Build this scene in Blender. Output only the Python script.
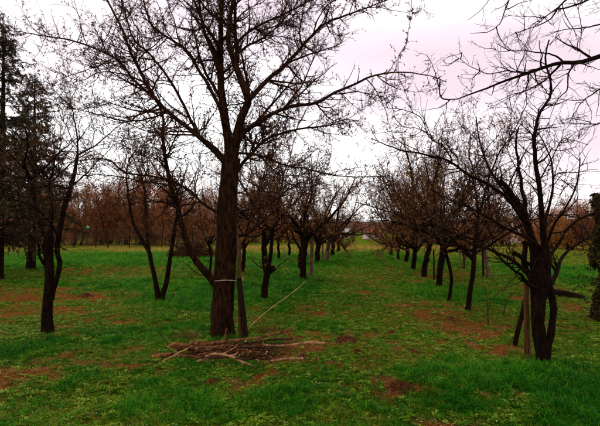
import bpy, math, random
import numpy as np
from mathutils import Vector, Euler

for o in list(bpy.data.objects):
    bpy.data.objects.remove(o)
SC = bpy.context.scene
C = SC.collection
R = math.radians

# ------------------------------------------------------------------ camera
FPX = 480.0                    # focal length in photograph pixels (600 wide)
EYE = 1.6
HOR = 229.0                    # horizon row in the photograph
PITCH = math.atan((HOR - 213.0) / FPX)
cam = bpy.data.cameras.new('camera')
cam.sensor_width = 36.0
cam.lens = FPX / 600.0 * 36.0
cam.clip_start = 0.05
cam.clip_end = 4000.0
camo = bpy.data.objects.new('camera', cam)
C.objects.link(camo)
camo.location = (0, 0, EYE)
camo.rotation_euler = (R(90) + PITCH, 0, 0)
SC.camera = camo

# ------------------------------------------------------------------ light
SUN_EL, SUN_AZ = 52.0, -28.0        # sun behind the cloud, ahead and a little to the left
world = bpy.data.worlds.new('World')
SC.world = world
world.use_nodes = True
wt = world.node_tree
wt.nodes.clear()
w_out = wt.nodes.new('ShaderNodeOutputWorld')
w_bg = wt.nodes.new('ShaderNodeBackground')
w_bg.inputs['Strength'].default_value = 0.12
w_sky = wt.nodes.new('ShaderNodeTexSky')
w_sky.sky_type = 'NISHITA'
w_sky.sun_disc = False
w_sky.sun_elevation = R(SUN_EL)
w_sky.sun_rotation = R(SUN_AZ)
w_tc = wt.nodes.new('ShaderNodeTexCoord')
w_map = wt.nodes.new('ShaderNodeMapping')
w_map.inputs['Location'].default_value = (-4.1, -2.0, 0.5)
w_map.inputs['Rotation'].default_value = (0, 0.35, -0.22)
w_map.inputs['Scale'].default_value = (0.9, 0.9, 2.6)
w_n = wt.nodes.new('ShaderNodeTexNoise')
w_n.inputs['Scale'].default_value = 1.0
w_n.inputs['Detail'].default_value = 5.0
w_n.inputs['Roughness'].default_value = 0.42
w_ramp = wt.nodes.new('ShaderNodeValToRGB')
e = w_ramp.color_ramp.elements
e[0].position = 0.30
e[0].color = (0.53, 0.43, 0.47, 1)
e[1].position = 0.60
e[1].color = (1.0, 0.985, 0.99, 1)
w_mul = wt.nodes.new('ShaderNodeMix')
w_mul.data_type = 'RGBA'
w_mul.blend_type = 'MULTIPLY'
w_mul.inputs['Factor'].default_value = 1.0
w_mul.inputs['B'].default_value = (11.2, 11.2, 11.2, 1)
w_mix = wt.nodes.new('ShaderNodeMix')
w_mix.data_type = 'RGBA'
w_mix.inputs['Factor'].default_value = 0.93
wt.links.new(w_tc.outputs['Generated'], w_map.inputs['Vector'])
wt.links.new(w_map.outputs['Vector'], w_n.inputs['Vector'])
wt.links.new(w_n.outputs['Fac'], w_ramp.inputs['Fac'])
wt.links.new(w_ramp.outputs['Color'], w_mul.inputs['A'])
wt.links.new(w_sky.outputs['Color'], w_mix.inputs['A'])
wt.links.new(w_mul.outputs['Result'], w_mix.inputs['B'])
wt.links.new(w_mix.outputs['Result'], w_bg.inputs['Color'])
wt.links.new(w_bg.outputs['Background'], w_out.inputs['Surface'])

sun = bpy.data.lights.new('sun', 'SUN')
sun.energy = 1.5
sun.angle = R(25)
sun.color = (1.0, 0.95, 0.88)
suno = bpy.data.objects.new('sun', sun)
C.objects.link(suno)
sd = Vector((math.sin(R(SUN_AZ)) * math.cos(R(SUN_EL)), math.cos(R(SUN_AZ)) * math.cos(R(SUN_EL)), math.sin(R(SUN_EL))))
suno.rotation_euler = sd.to_track_quat('Z', 'Y').to_euler()
suno.location = (0, 0, 30)

SC.view_settings.view_transform = 'Standard'
SC.view_settings.look = 'None'
SC.view_settings.exposure = 0.50
SC.view_settings.gamma = 1.0
SC.view_settings.use_curve_mapping = False
SC.render.engine = 'CYCLES'
SC.cycles.debug_use_spatial_splits = True
SC.cycles.max_bounces = 3
SC.cycles.diffuse_bounces = 1
SC.cycles.glossy_bounces = 1
SC.cycles.transmission_bounces = 2

# ------------------------------------------------------------------ noise and terrain
def _hash(ix, iy, seed):
    h = (ix.astype(np.int64) * 374761393 + iy.astype(np.int64) * 668265263 + seed * 1442695041) & 0xFFFFFFFF
    h = ((h ^ (h >> 13)) * 1274126177) & 0xFFFFFFFF
    h = (h ^ (h >> 16)) & 0xFFFFFFFF
    return h / 4294967295.0

def vnoise(x, y, seed=0):
    x = np.asarray(x, float); y = np.asarray(y, float)
    ix = np.floor(x); iy = np.floor(y)
    fx = x - ix; fy = y - iy
    ux = fx * fx * (3 - 2 * fx); uy = fy * fy * (3 - 2 * fy)
    a = _hash(ix, iy, seed); b = _hash(ix + 1, iy, seed)
    c = _hash(ix, iy + 1, seed); d = _hash(ix + 1, iy + 1, seed)
    return (a * (1 - ux) + b * ux) * (1 - uy) + (c * (1 - ux) + d * ux) * uy

def fbm(x, y, seed=0, oct=4):
    s = 0; a = 0.5; n = 0
    for k in range(oct):
        s = s + a * vnoise(x, y, seed + k * 17); n += a
        x = np.asarray(x) * 2.03 + 5.1; y = np.asarray(y) * 2.03 - 3.7; a *= 0.5
    return s / n

def sstep(a, b, x):
    t = np.clip((np.asarray(x, float) - a) / (b - a), 0, 1)
    return t * t * (3 - 2 * t)

def terrain(x, y):
    x = np.asarray(x, float); y = np.asarray(y, float)
    z = 0.16 * (fbm(x * 0.25, y * 0.25, 3, 3) - 0.5) * sstep(0, 12, y)
    z = z + 0.10 * (fbm(x * 1.1, y * 1.1, 9, 3) - 0.5)
    z = z + 0.045 * (fbm(x * 5.0, y * 5.0, 21, 3) - 0.5)
    z = z - 1.5 * sstep(45, 115, y)
    return z

CP, SP = math.cos(PITCH), math.sin(PITCH)
def ray(px, py):
    u = (px - 300.0) / FPX; v = (213.0 - py) / FPX
    return np.array([u, CP - v * SP, SP + v * CP])

def at(px, py, d):
    """point of the place seen at photograph position (px, py) at distance d ahead"""
    r = ray(px, py)
    return np.array([0, 0, EYE]) + r * (d / r[1])

def gd(px, py):
    """distance ahead of the ground at a photograph position"""
    r = ray(px, py)
    d = EYE * r[1] / max(1e-4, -r[2])
    for _ in range(12):
        p = at(px, py, d)
        z = float(terrain(p[0], p[1]))
        d = 0.5 * d + 0.5 * ((EYE - z) * r[1] / max(1e-4, -r[2]))
    return d

def gpt(px, py):
    p = at(px, py, gd(px, py))
    p[2] = float(terrain(p[0], p[1]))
    return p

# ------------------------------------------------------------------ object helpers
def mesh_obj(name, V, Q=None, T=None, mat=None, parent=None, base=None, smooth=True, ngons=None):
    V = np.asarray(V, float)
    if base is not None:
        V = V - np.asarray(base)
    me = bpy.data.meshes.new(name)
    faces = []; counts = []
    if Q is not None and len(Q):
        Q = np.asarray(Q, np.int32); faces.append(Q.ravel()); counts.append(np.full(len(Q), 4, np.int32))
    if T is not None and len(T):
        T = np.asarray(T, np.int32); faces.append(T.ravel()); counts.append(np.full(len(T), 3, np.int32))
    for g in (ngons or []):
        faces.append(np.asarray(g, np.int32)); counts.append(np.array([len(g)], np.int32))
    loops = np.concatenate(faces); cnt = np.concatenate(counts)
    me.vertices.add(len(V)); me.vertices.foreach_set('co', V.astype(np.float32).ravel())
    me.loops.add(len(loops)); me.loops.foreach_set('vertex_index', loops)
    me.polygons.add(len(cnt))
    st = np.concatenate([[0], np.cumsum(cnt)[:-1]]).astype(np.int32)
    me.polygons.foreach_set('loop_start', st)
    me.polygons.foreach_set('use_smooth', np.full(len(cnt), smooth, bool))
    me.update(calc_edges=True)
    me.validate()
    if mat is not None:
        me.materials.append(mat)
    o = bpy.data.objects.new(name, me)
    C.objects.link(o)
    if parent is not None:
        o.parent = parent
    elif base is not None:
        o.location = base
    return o

def tag(o, label=None, cat=None, group=None, kind=None):
    if label: o['label'] = label
    if cat: o['category'] = cat
    if group: o['group'] = group
    if kind: o['kind'] = kind
    return o

def thing(name, label, cat, loc, group=None):
    o = bpy.data.objects.new(name, None)
    o.empty_display_size = 0.2
    C.objects.link(o)
    o.location = loc
    return tag(o, label, cat, group)

class Geo:
    def __init__(s):
        s.V = []; s.Q = []; s.T = []; s.N = []; s.n = 0
    def add(s, V, Q=None, T=None, N=None):
        V = np.asarray(V, float).reshape(-1, 3)
        if Q is not None and len(Q): s.Q.append(np.asarray(Q) + s.n)
        if T is not None and len(T): s.T.append(np.asarray(T) + s.n)
        for g in (N or []): s.N.append([i + s.n for i in g])
        s.V.append(V); s.n += len(V)
        return s
    def box(s, c, size, rotz=0.0):
        hx, hy, hz = [k / 2 for k in size]
        v = np.array([[x, y, z] for z in (-hz, hz) for x, y in ((-hx, -hy), (hx, -hy), (hx, hy), (-hx, hy))])
        ca, sa = math.cos(rotz), math.sin(rotz)
        v = np.stack([v[:, 0] * ca - v[:, 1] * sa, v[:, 0] * sa + v[:, 1] * ca, v[:, 2]], 1) + np.asarray(c)
        q = [[0, 3, 2, 1], [4, 5, 6, 7], [0, 1, 5, 4], [1, 2, 6, 5], [2, 3, 7, 6], [3, 0, 4, 7]]
        return s.add(v, q)
    def tubes(s, P, Rr, sides, cap=False, rough=0.0, seed=0):
        """P (N,K,3), Rr (N,K): tubes round N polylines"""
        P = np.asarray(P, float); Rr = np.asarray(Rr, float)
        if P.ndim == 2:
            P = P[None]; Rr = Rr[None]
        N, K, _ = P.shape
        if N == 0: return s
        t = np.gradient(P, axis=1)
        t /= np.linalg.norm(t, axis=2, keepdims=True) + 1e-9
        m = t.mean(1)
        ref = np.zeros((N, 3)); ref[np.arange(N), np.argmin(np.abs(m), axis=1)] = 1.0
        ref = np.repeat(ref[:, None], K, 1)
        a = np.cross(t, ref); a /= np.linalg.norm(a, axis=2, keepdims=True) + 1e-9
        b = np.cross(t, a)
        ang = np.arange(sides) * 2 * math.pi / sides
        rr = np.repeat(Rr[:, :, None], sides, 2)
        if rough > 0:
            kk = np.arange(K)[None, :, None] * 0.22 + np.arange(N)[:, None, None] * 7.3
            aa = (np.arange(sides) / sides)[None, None, :]
            nz = fbm(np.cos(aa * 2 * math.pi) * 1.7 + 11 + 0 * kk, np.sin(aa * 2 * math.pi) * 1.7 + kk, seed, 3) - 0.5
            nz2 = fbm(aa * sides * 0.55 + 0 * kk, kk * 1.5 + 40, seed + 5, 2) - 0.5
            rr = rr * (1 + rough * 2.0 * nz + rough * 1.0 * nz2)
        V = P[:, :, None] + rr[..., None] * (np.cos(ang)[None, None, :, None] * a[:, :, None] + np.sin(ang)[None, None, :, None] * b[:, :, None])
        idx = np.arange(N * K * sides).reshape(N, K, sides)
        i0 = idx[:, :-1]; i1 = idx[:, 1:]
        q = np.stack([i0, np.roll(i0, -1, 2), np.roll(i1, -1, 2), i1], -1).reshape(-1, 4)
        ng = None
        if cap:
            ng = []
            for n in range(N):
                ng.append(list(idx[n, 0]))
                ng.append(list(idx[n, -1][::-1]))
        return s.add(V, q, None, ng)
    def cones(s, P0, P1, r, sides=3):
        """N pointed twigs, 3 triangles each"""
        N = len(P0)
        if N == 0: return s
        t = P1 - P0; t = t / (np.linalg.norm(t, axis=1, keepdims=True) + 1e-9)
        ref = np.zeros((N, 3)); ref[np.arange(N), np.argmin(np.abs(t), axis=1)] = 1
        a = np.cross(t, ref); a /= np.linalg.norm(a, axis=1, keepdims=True)
        b = np.cross(t, a)
        r = np.broadcast_to(np.asarray(r, float), (N,))[:, None]
        vs = [P0 + r * (math.cos(2 * math.pi * k / sides) * a + math.sin(2 * math.pi * k / sides) * b) for k in range(sides)] + [P1]
        V = np.stack(vs, 1)
        base = np.arange(N)[:, None] * (sides + 1)
        T = np.concatenate([base + np.array([[k, (k + 1) % sides, sides]]) for k in range(sides)], 0)
        return s.add(V, None, T)
    def leaves(s, P, D, L, W, rng, fold=0.25):
        """N small folded leaves: base P, direction D, length L, width W (two triangles each)"""
        N = len(P)
        if N == 0: return s
        D = D / (np.linalg.norm(D, axis=1, keepdims=True) + 1e-9)
        rv = rng.normal(size=(N, 3))
        a = np.cross(D, rv); a /= np.linalg.norm(a, axis=1, keepdims=True) + 1e-9
        nrm = np.cross(D, a)
        L = np.broadcast_to(np.asarray(L, float), (N,))[:, None]; W = np.broadcast_to(np.asarray(W, float), (N,))[:, None]
        V = np.stack([P, P + D * L * 0.5 + a * W * 0.5 + nrm * W * fold, P + D * L, P + D * L * 0.5 - a * W * 0.5 + nrm * W * fold], 1)
        base = np.arange(N)[:, None] * 4
        T = np.concatenate([base + np.array([[0, 1, 2]]), base + np.array([[0, 2, 3]])], 0)
        return s.add(V, None, T)
    def build(s, name, mat, parent=None, base=None, smooth=True, kind=None, label=None):
        if s.n == 0: return None
        V = np.concatenate(s.V)
        Q = np.concatenate(s.Q) if s.Q else None
        T = np.concatenate(s.T) if s.T else None
        o = mesh_obj(name, V, Q, T, mat, parent, base, smooth, s.N)
        if kind: o['kind'] = kind
        if label: o['label'] = label
        return o

# ------------------------------------------------------------------ materials
def new_mat(name):
    m = bpy.data.materials.new(name); m.use_nodes = True
    nt = m.node_tree
    return m, nt, nt.nodes['Principled BSDF']

def bark_mat(name, dark, light, scale=18.0, bump=0.6, lichen=None, stretch=0.25, rough=0.92):
    m, nt, p = new_mat(name)
    tc = nt.nodes.new('ShaderNodeTexCoord')
    mp = nt.nodes.new('ShaderNodeMapping'); mp.inputs['Scale'].default_value = (1, 1, stretch)
    n = nt.nodes.new('ShaderNodeTexNoise'); n.inputs['Scale'].default_value = scale; n.inputs['Detail'].default_value = 10; n.inputs['Roughness'].default_value = 0.72
    rp = nt.nodes.new('ShaderNodeValToRGB')
    rp.color_ramp.elements[0].position = 0.39; rp.color_ramp.elements[0].color = (*dark, 1)
    rp.color_ramp.elements[1].position = 0.64; rp.color_ramp.elements[1].color = (*light, 1)
    nt.links.new(tc.outputs['Object'], mp.inputs['Vector']); nt.links.new(mp.outputs['Vector'], n.inputs['Vector'])
    nt.links.new(n.outputs['Fac'], rp.inputs['Fac'])
    col = rp.outputs['Color']
    if lichen:
        n2 = nt.nodes.new('ShaderNodeTexNoise'); n2.inputs['Scale'].default_value = 5.5; n2.inputs['Detail'].default_value = 7; n2.inputs['Roughness'].default_value = 0.7
        r2 = nt.nodes.new('ShaderNodeValToRGB'); r2.color_ramp.elements[0].position = 0.56; r2.color_ramp.elements[1].position = 0.68
        mx = nt.nodes.new('ShaderNodeMix'); mx.data_type = 'RGBA'; mx.inputs['B'].default_value = (*lichen, 1)
        nt.links.new(tc.outputs['Object'], n2.inputs['Vector']); nt.links.new(n2.outputs['Fac'], r2.inputs['Fac'])
        nt.links.new(r2.outputs['Color'], mx.inputs['Factor']); nt.links.new(col, mx.inputs['A'])
        col = mx.outputs['Result']
    nt.links.new(col, p.inputs['Base Color'])
    p.inputs['Roughness'].default_value = rough
    p.inputs['Specular IOR Level'].default_value = 0.04
    if bump > 0:
        bm = nt.nodes.new('ShaderNodeBump'); bm.inputs['Strength'].default_value = bump; bm.inputs['Distance'].default_value = 0.035
        nt.links.new(n.outputs['Fac'], bm.inputs['Height']); nt.links.new(bm.outputs['Normal'], p.inputs['Normal'])
    return m

def leaf_mat(name, cols, scale=3.0, transl=0.3, attr=None, rough=0.7):
    """two or three colours mixed by a coarse noise (clumps) and a fine one"""
    m, nt, p = new_mat(name)
    tc = nt.nodes.new('ShaderNodeTexCoord')
    n = nt.nodes.new('ShaderNodeTexNoise'); n.inputs['Scale'].default_value = scale; n.inputs['Detail'].default_value = 8; n.inputs['Roughness'].default_value = 0.8
    rp = nt.nodes.new('ShaderNodeValToRGB')
    k = len(cols)
    rp.color_ramp.elements[0].position = 0.36; rp.color_ramp.elements[0].color = (*cols[0], 1)
    rp.color_ramp.elements[1].position = 0.64; rp.color_ramp.elements[1].color = (*cols[-1], 1)
    for i in range(1, k - 1):
        el = rp.color_ramp.elements.new(0.36 + 0.28 * i / (k - 1)); el.color = (*cols[i], 1)
    if attr:
        an = nt.nodes.new('ShaderNodeAttribute'); an.attribute_type = 'INSTANCER'; an.attribute_name = attr
        rp.color_ramp.elements[0].position = 0.0
        for i in range(1, k): rp.color_ramp.elements[i].position = i / (k - 1)
        nt.links.new(an.outputs['Fac'], rp.inputs['Fac'])
    else:
        nt.links.new(tc.outputs['Object'], n.inputs['Vector']); nt.links.new(n.outputs['Fac'], rp.inputs['Fac'])
    nt.links.new(rp.outputs['Color'], p.inputs['Base Color'])
    p.inputs['Roughness'].default_value = rough
    p.inputs['Specular IOR Level'].default_value = 0.03
    if transl > 0:
        tr = nt.nodes.new('ShaderNodeBsdfTranslucent'); ms = nt.nodes.new('ShaderNodeMixShader'); ms.inputs['Fac'].default_value = transl
        nt.links.new(rp.outputs['Color'], tr.inputs['Color'])
        nt.links.new(p.outputs['BSDF'], ms.inputs[1]); nt.links.new(tr.outputs['BSDF'], ms.inputs[2])
        nt.links.new(ms.outputs['Shader'], nt.nodes['Material Output'].inputs['Surface'])
    return m

M = {}
M['bark'] = bark_mat('bark_main', (0.0015, 0.0008, 0.0005), (0.040, 0.015, 0.005), 26, 1.0, (0.040, 0.023, 0.007), .25)
M['bark_dark'] = bark_mat('bark_dark', (0.0015, 0.0008, 0.0005), (0.017, 0.007, 0.003), 34, 0.9, (0.022, 0.014, 0.004))
M['bark_pale'] = bark_mat('bark_pale', (0.035, 0.018, 0.010), (0.17, 0.098, 0.058), 18, 0.6)
M['twig'] = bark_mat('twig', (0.008, 0.003, 0.002), (0.032, 0.011, 0.007), 6, 0)
M['twig_grey'] = bark_mat('twig_grey', (0.028, 0.011, 0.006), (0.085, 0.035, 0.017), 6, 0)
M['twig_red'] = bark_mat('twig_red', (0.085, 0.026, 0.010), (0.27, 0.095, 0.036), 0.5, 0)
M['twig_orange'] = bark_mat('twig_orange', (0.15, 0.046, 0.011), (0.36, 0.14, 0.032), 0.6, 0)
M['twig_mauve'] = bark_mat('twig_mauve', (0.075, 0.032, 0.026), (0.17, 0.08, 0.062), 0.5, 0)
M['bud'] = leaf_mat('bud_leaf', [(0.045, 0.012, 0.009), (0.085, 0.027, 0.015), (0.085, 0.060, 0.012)], 2.2, 0.25)
M['bud_brown'] = leaf_mat('bud_brown', [(0.10, 0.036, 0.018), (0.22, 0.095, 0.038), (0.20, 0.15, 0.04)], 2.0, 0.25)
M['bud_rust'] = leaf_mat('bud_rust', [(0.13, 0.042, 0.014), (0.30, 0.115, 0.033), (0.36, 0.20, 0.07)], 1.2, 0.25)
M['needle'] = leaf_mat('needles', [(0.02, 0.014, 0.009), (0.03, 0.028, 0.010), (0.06, 0.034, 0.018)], 1.5, 0.1)
M['ivy'] = leaf_mat('ivy', [(0.010, 0.009, 0.003), (0.026, 0.022, 0.006), (0.055, 0.034, 0.011)], 4, 0.1, None, 0.5)
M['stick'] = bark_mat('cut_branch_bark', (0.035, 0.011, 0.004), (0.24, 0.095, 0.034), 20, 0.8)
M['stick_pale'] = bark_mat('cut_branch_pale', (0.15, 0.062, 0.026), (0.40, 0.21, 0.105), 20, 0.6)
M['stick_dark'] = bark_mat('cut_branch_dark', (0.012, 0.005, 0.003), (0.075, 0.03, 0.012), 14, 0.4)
M['cut_wood'] = bark_mat('cut_wood', (0.30, 0.18, 0.10), (0.52, 0.36, 0.22), 40, 0.1)
M['stake'] = bark_mat('stake_wood', (0.022, 0.008, 0.003), (0.15, 0.062, 0.024), 26, 0.9, (0.05, 0.026, 0.012), 0.08)
M['post_dark'] = bark_mat('post_dark_wood', (0.006, 0.003, 0.002), (0.022, 0.010, 0.005), 22, 0.5, None, 0.06)
M['straw'] = bark_mat('dry_stalk', (0.16, 0.10, 0.03), (0.34, 0.23, 0.09), 9, 0)
M['wire'] = bark_mat('rusty_wire', (0.03, 0.018, 0.012), (0.09, 0.055, 0.035), 9, 0)
M['twine'] = bark_mat('pale_twine', (0.22, 0.16, 0.11), (0.4, 0.32, 0.24), 30, 0)
M['soil'] = bark_mat('molehill_soil', (0.018, 0.006, 0.002), (0.115, 0.036, 0.008), 34, 1.0, None, 1.0)

# ------------------------------------------------------------------ where the ground is lush, bare or dry
def blob(x, y, px, py, rx, ry, rim=None):
    """soft patch of the place centred where the photograph shows it; radii in metres"""
    p = at(px, py, gd0(px, py))
    return np.exp(-(((x - p[0]) / rx) ** 2 + ((y - p[1]) / ry) ** 2))

def gd0(px, py):
    r = ray(px, py)
    return EYE * r[1] / max(1e-4, -r[2])

LUSH = [(90, 258, 9, 6, 1.1), (10, 260, 6, 5, .9), (165, 258, 5, 5, .9), (140, 285, 1.9, 1.6, .9), (40, 283, 2.0, .8, .5), (225, 292, 1.6, 2.4, 1.1), (285, 285, 1.2, 2.6, 1.0),
        (300, 262, 2.5, 5, .9), (255, 262, 3, 5, .9), (370, 254, 3.0, 6, .75), (332, 330, .6, .8, .3), (470, 295, 1.0, 2.2, 1.0), (420, 290, .8, 1.8, .45), (440, 262, 2, 3.5, .7), (395, 266, 1.0, 3, .4),
        (520, 385, 1.0, .5, .95), (590, 385, .9, .8, 1.0), (470, 370, .55, .55, .75), (580, 420, .8, .35, .8), (240, 405, .7, .22, .85), (165, 385, .5, .25, .6), (300, 395, .55, .35, .6), (90, 340, .8, .7, .4),
        (60, 390, .5, .2, .2), (560, 275, 2, 4, 1.0), (585, 270, 2, 3, .9), (180, 330, .7, 1, .5), (130, 330, .9, .9, .45), (10, 350, .6, .6, .4), (155, 415, .5, .2, .6), (380, 415, .25, .12, .7), (200, 300, .8, 1.2, .7), (440, 400, .25, .2, .5), (350, 405, .25, .15, .6), (35, 420, .4, .2, .5)]
BARE = [(40, 292, 2.6, 1.5, .85), (105, 270, 2.8, 1.6, .6), (10, 300, 1.6, 1.2, .6), (150, 270, 2, 1.3, .45), (337, 369, .24, .16, .8), (373, 374, .24, .14, .8), (339, 391, .22, .10, .8), (424, 397, .22, .12, .9), (422, 421, .28, .08, .9), (366, 398, .2, .08, .6),
        (367, 337, .33, .28, .75), (347, 343, .4, .25, .8), (401, 388, .26, .14, .9), (413, 353, .25, .2, .7), (285, 375, .5, .16, .95), (215, 381, .3, .12, .9), (455, 330, .8, .8, .40), (500, 350, .35, .5, .9), (485, 330, .5, .7, .7), (420, 315, .5, .6, .3),
        (385, 330, .4, .5, .3), (440, 312, .8, .9, .4), (560, 380, .3, .2, .3), (305, 355, .3, .2, .8), (60, 378, .6, .3, .6), (15, 390, .5, .3, .5), (90, 410, .5, .16, .45), (30, 412, .4, .12, .4), (230, 350, 1.0, .35, .5), (470, 270, 1, 2, .3), (50, 365, .7, .3, .3), (545, 395, .25, .15, .6), (395, 360, .5, .4, .35), (560, 305, .8, 1.2, .5)]

def fields(x, y):
    x = np.asarray(x, float); y = np.asarray(y, float)
    wx = x + 0.35 * (fbm(x * 1.7, y * 1.7, 51, 3) - .5) * 2; wy = y + 0.35 * (fbm(x * 1.7, y * 1.7, 77, 3) - .5) * 2
    lush = 0.16 * sstep(.46, .66, fbm(x * .8, y * .8, 31, 4)) + 0.30 * sstep(.52, .7, fbm(x * 2.6, y * 2.6, 36, 3))
    bare = 0.85 * sstep(.46, .62, fbm(x * 1.9, y * 1.9, 61, 4)) * 0.8
    for (px, py, rx, ry, a) in LUSH: lush = lush + a * blob(wx, wy, px, py, rx, ry)
    for (px, py, rx, ry, a) in BARE: bare = bare + a * blob(wx, wy, px, py, rx, ry)
    bare = bare * (0.15 + 1.5 * sstep(.3, .7, fbm(x * 5, y * 5, 71, 4)))
    bare = np.clip(bare - 0.55 * np.clip(lush, 0, 1), 0, 1)
    lush = np.clip(lush, 0, 1)
    dry = np.exp(-((y - 41 + 2.5 * (fbm(x * .15, y * 0, 5, 2) - .5)) / 6.5) ** 2) * (0.9 - 0.0 * x) * sstep(0.30, 0.45, fbm(x * .12 + 3, y * .2, 88, 3))
    dry = np.clip(dry + 0.9 * np.exp(-((y - 62) / 5.0) ** 2) * sstep(.45, .6, fbm(x * .06, y * .06, 90, 2)), 0, 1)
    lush = np.clip(lush - dry, 0, 1)
    return lush, bare, dry

# ground: one sheet reaching the horizon, finer cells near the orchard
ys = np.concatenate([np.linspace(-6, 2.6, 12, endpoint=False), np.linspace(2.6, 9, 200, endpoint=False), 9 * (60 / 9) ** np.linspace(0, 1, 150, endpoint=False), 60 * (1500 / 60) ** np.linspace(0, 1, 45)])
us = np.concatenate([-np.geomspace(0.85, 6, 20)[::-1], np.linspace(-0.84, 0.84, 300), np.geomspace(0.85, 6, 20)])
GY, GU = np.meshgrid(ys, us, indexing='ij')
GX = GU * np.maximum(np.abs(GY), 3.0)
GZ = terrain(GX, GY)
ny, nx = GY.shape
gi = np.arange(ny * nx).reshape(ny, nx)
gq = np.stack([gi[:-1, :-1], gi[:-1, 1:], gi[1:, 1:], gi[1:, :-1]], -1).reshape(-1, 4)

gm, nt, p = new_mat('orchard_ground')
att = nt.nodes.new('ShaderNodeAttribute'); att.attribute_name = 'cover'
sep = nt.nodes.new('ShaderNodeSeparateColor'); nt.links.new(att.outputs['Color'], sep.inputs['Color'])
tc = nt.nodes.new('ShaderNodeTexCoord')
def gnoise(scale, detail=6, rough=.65):
    n = nt.nodes.new('ShaderNodeTexNoise'); n.inputs['Scale'].default_value = scale; n.inputs['Detail'].default_value = detail; n.inputs['Roughness'].default_value = rough
    nt.links.new(tc.outputs['Object'], n.inputs['Vector']); return n.outputs['Fac']
def gramp(fac, stops):
    r = nt.nodes.new('ShaderNodeValToRGB'); el = r.color_ramp.elements
    el[0].position, el[0].color = stops[0][0], (*stops[0][1], 1); el[1].position, el[1].color = stops[-1][0], (*stops[-1][1], 1)
    for ps, c in stops[1:-1]:
        q = el.new(ps); q.color = (*c, 1)
    nt.links.new(fac, r.inputs['Fac']); return r.outputs['Color']
def gmix(f, a, b):
    x = nt.nodes.new('ShaderNodeMix'); x.data_type = 'RGBA'
    nt.links.new(f, x.inputs['Factor']); nt.links.new(a, x.inputs['A']); nt.links.new(b, x.inputs['B']); return x.outputs['Result']
n_f = gnoise(38); n_m = gnoise(4.0); n_l = gnoise(0.35, 8, .7)
soil = gramp(n_f, [(.28, (.022, .008, .002)), (.5, (.11, .034, .006)), (.72, (.20, .075, .016))])
thatch = gramp(n_f, [(.28, (.012, .014, .001)), (.5, (.055, .052, .006)), (.72, (.13, .078, .014))])
green = gramp(n_l, [(.3, (.010, .065, .002)), (.5, (.024, .12, .003)), (.72, (.07, .14, .006))])
dryc = gramp(n_m, [(.3, (.10, .055, .012)), (.5, (.20, .105, .026)), (.7, (.28, .165, .05))])
c1 = gmix(sep.outputs['Red'], thatch, green)
c2 = gmix(sep.outputs['Green'], c1, soil)
c3 = gmix(sep.outputs['Blue'], c2, dryc)
nt.links.new(c3, p.inputs['Base Color'])
p.inputs['Roughness'].default_value = 1.0; p.inputs['Specular IOR Level'].default_value = 0.0
bmp = nt.nodes.new('ShaderNodeBump'); bmp.inputs['Strength'].default_value = 0.9; bmp.inputs['Distance'].default_value = 0.03
nt.links.new(n_f, bmp.inputs['Height']); nt.links.new(bmp.outputs['Normal'], p.inputs['Normal'])

ground = mesh_obj('ground', np.stack([GX, GY, GZ], -1).reshape(-1, 3), gq, None, gm)
lu, ba, dr = fields(GX.ravel(), GY.ravel())
ca = ground.data.color_attributes.new('cover', 'FLOAT_COLOR', 'POINT')
far = sstep(20, 45, GY.ravel())
lum = np.clip(lu + far * 0.55 * (1 - ba), 0, 1)
ca.data.foreach_set('color', np.stack([lum, ba, dr, np.ones_like(lu)], -1).astype(np.float32).ravel())
tag(ground, None, None, None, 'structure')

# distant ridge
hx = np.linspace(-900, 900, 160)
g = Geo()
rows = []
for k, (dy, f) in enumerate([(0, 0), (30, .6), (70, 1), (140, .9)]):
    hz = -3.0 + f * (9 + 9 * fbm(hx * .006 + 9, hx * 0, 5, 4) + 3 * fbm(hx * .05, hx * 0, 6, 3) + 5.5 * sstep(50, 250, hx))
    rows.append(np.stack([hx, 620 + dy + 0 * hx, hz], -1))
Vh = np.stack(rows); ih = np.arange(4 * 160).reshape(4, 160)
qh = np.stack([ih[:-1, :-1], ih[:-1, 1:], ih[1:, 1:], ih[1:, :-1]], -1).reshape(-1, 4)
M['ridge'] = bark_mat('wooded_ridge', (0.055, 0.03, 0.026), (0.12, 0.062, 0.05), 0.05, 0, None, 1.0)
tag(mesh_obj('hills', Vh.reshape(-1, 3), qh, None, M['ridge']), kind='structure')

# ------------------------------------------------------------------ tree growing
def catmull(P, n):
    P = np.asarray(P, float)
    Q = np.vstack([2 * P[0] - P[1], P, 2 * P[-1] - P[-2]])
    seg = np.linalg.norm(np.diff(P[:, :], axis=0), axis=1) + 1e-6
    cum = np.concatenate([[0], np.cumsum(seg)]) / seg.sum()
    out = []
    for t in np.linspace(0, 1, n):
        i = min(np.searchsorted(cum, t, side='right') - 1, len(P) - 2)
        u = (t - cum[i]) / (cum[i + 1] - cum[i])
        a, b, c, d = Q[i], Q[i + 1], Q[i + 2], Q[i + 3]
        out.append(0.5 * ((2 * b) + (-a + c) * u + (2 * a - 5 * b + 4 * c - d) * u * u + (-a + 3 * b - 3 * c + d) * u ** 3))
    return np.array(out)

def norm(v):
    return v / (np.linalg.norm(v, axis=-1, keepdims=True) + 1e-9)

def grow(rng, p0, d0, L, K, wiggle, up):
    """N polylines from p0 along d0 of length L with a wandering direction and an upward pull"""
    N = len(p0)
    P = np.zeros((N, K, 3)); P[:, 0] = p0
    d = norm(d0)
    st = (L / (K - 1))[:, None]
    for k in range(1, K):
        d = norm(d + rng.normal(size=(N, 3)) * wiggle + np.array([0, 0, 1.0]) * up)
        P[:, k] = P[:, k - 1] + d * st
    return P

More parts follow.
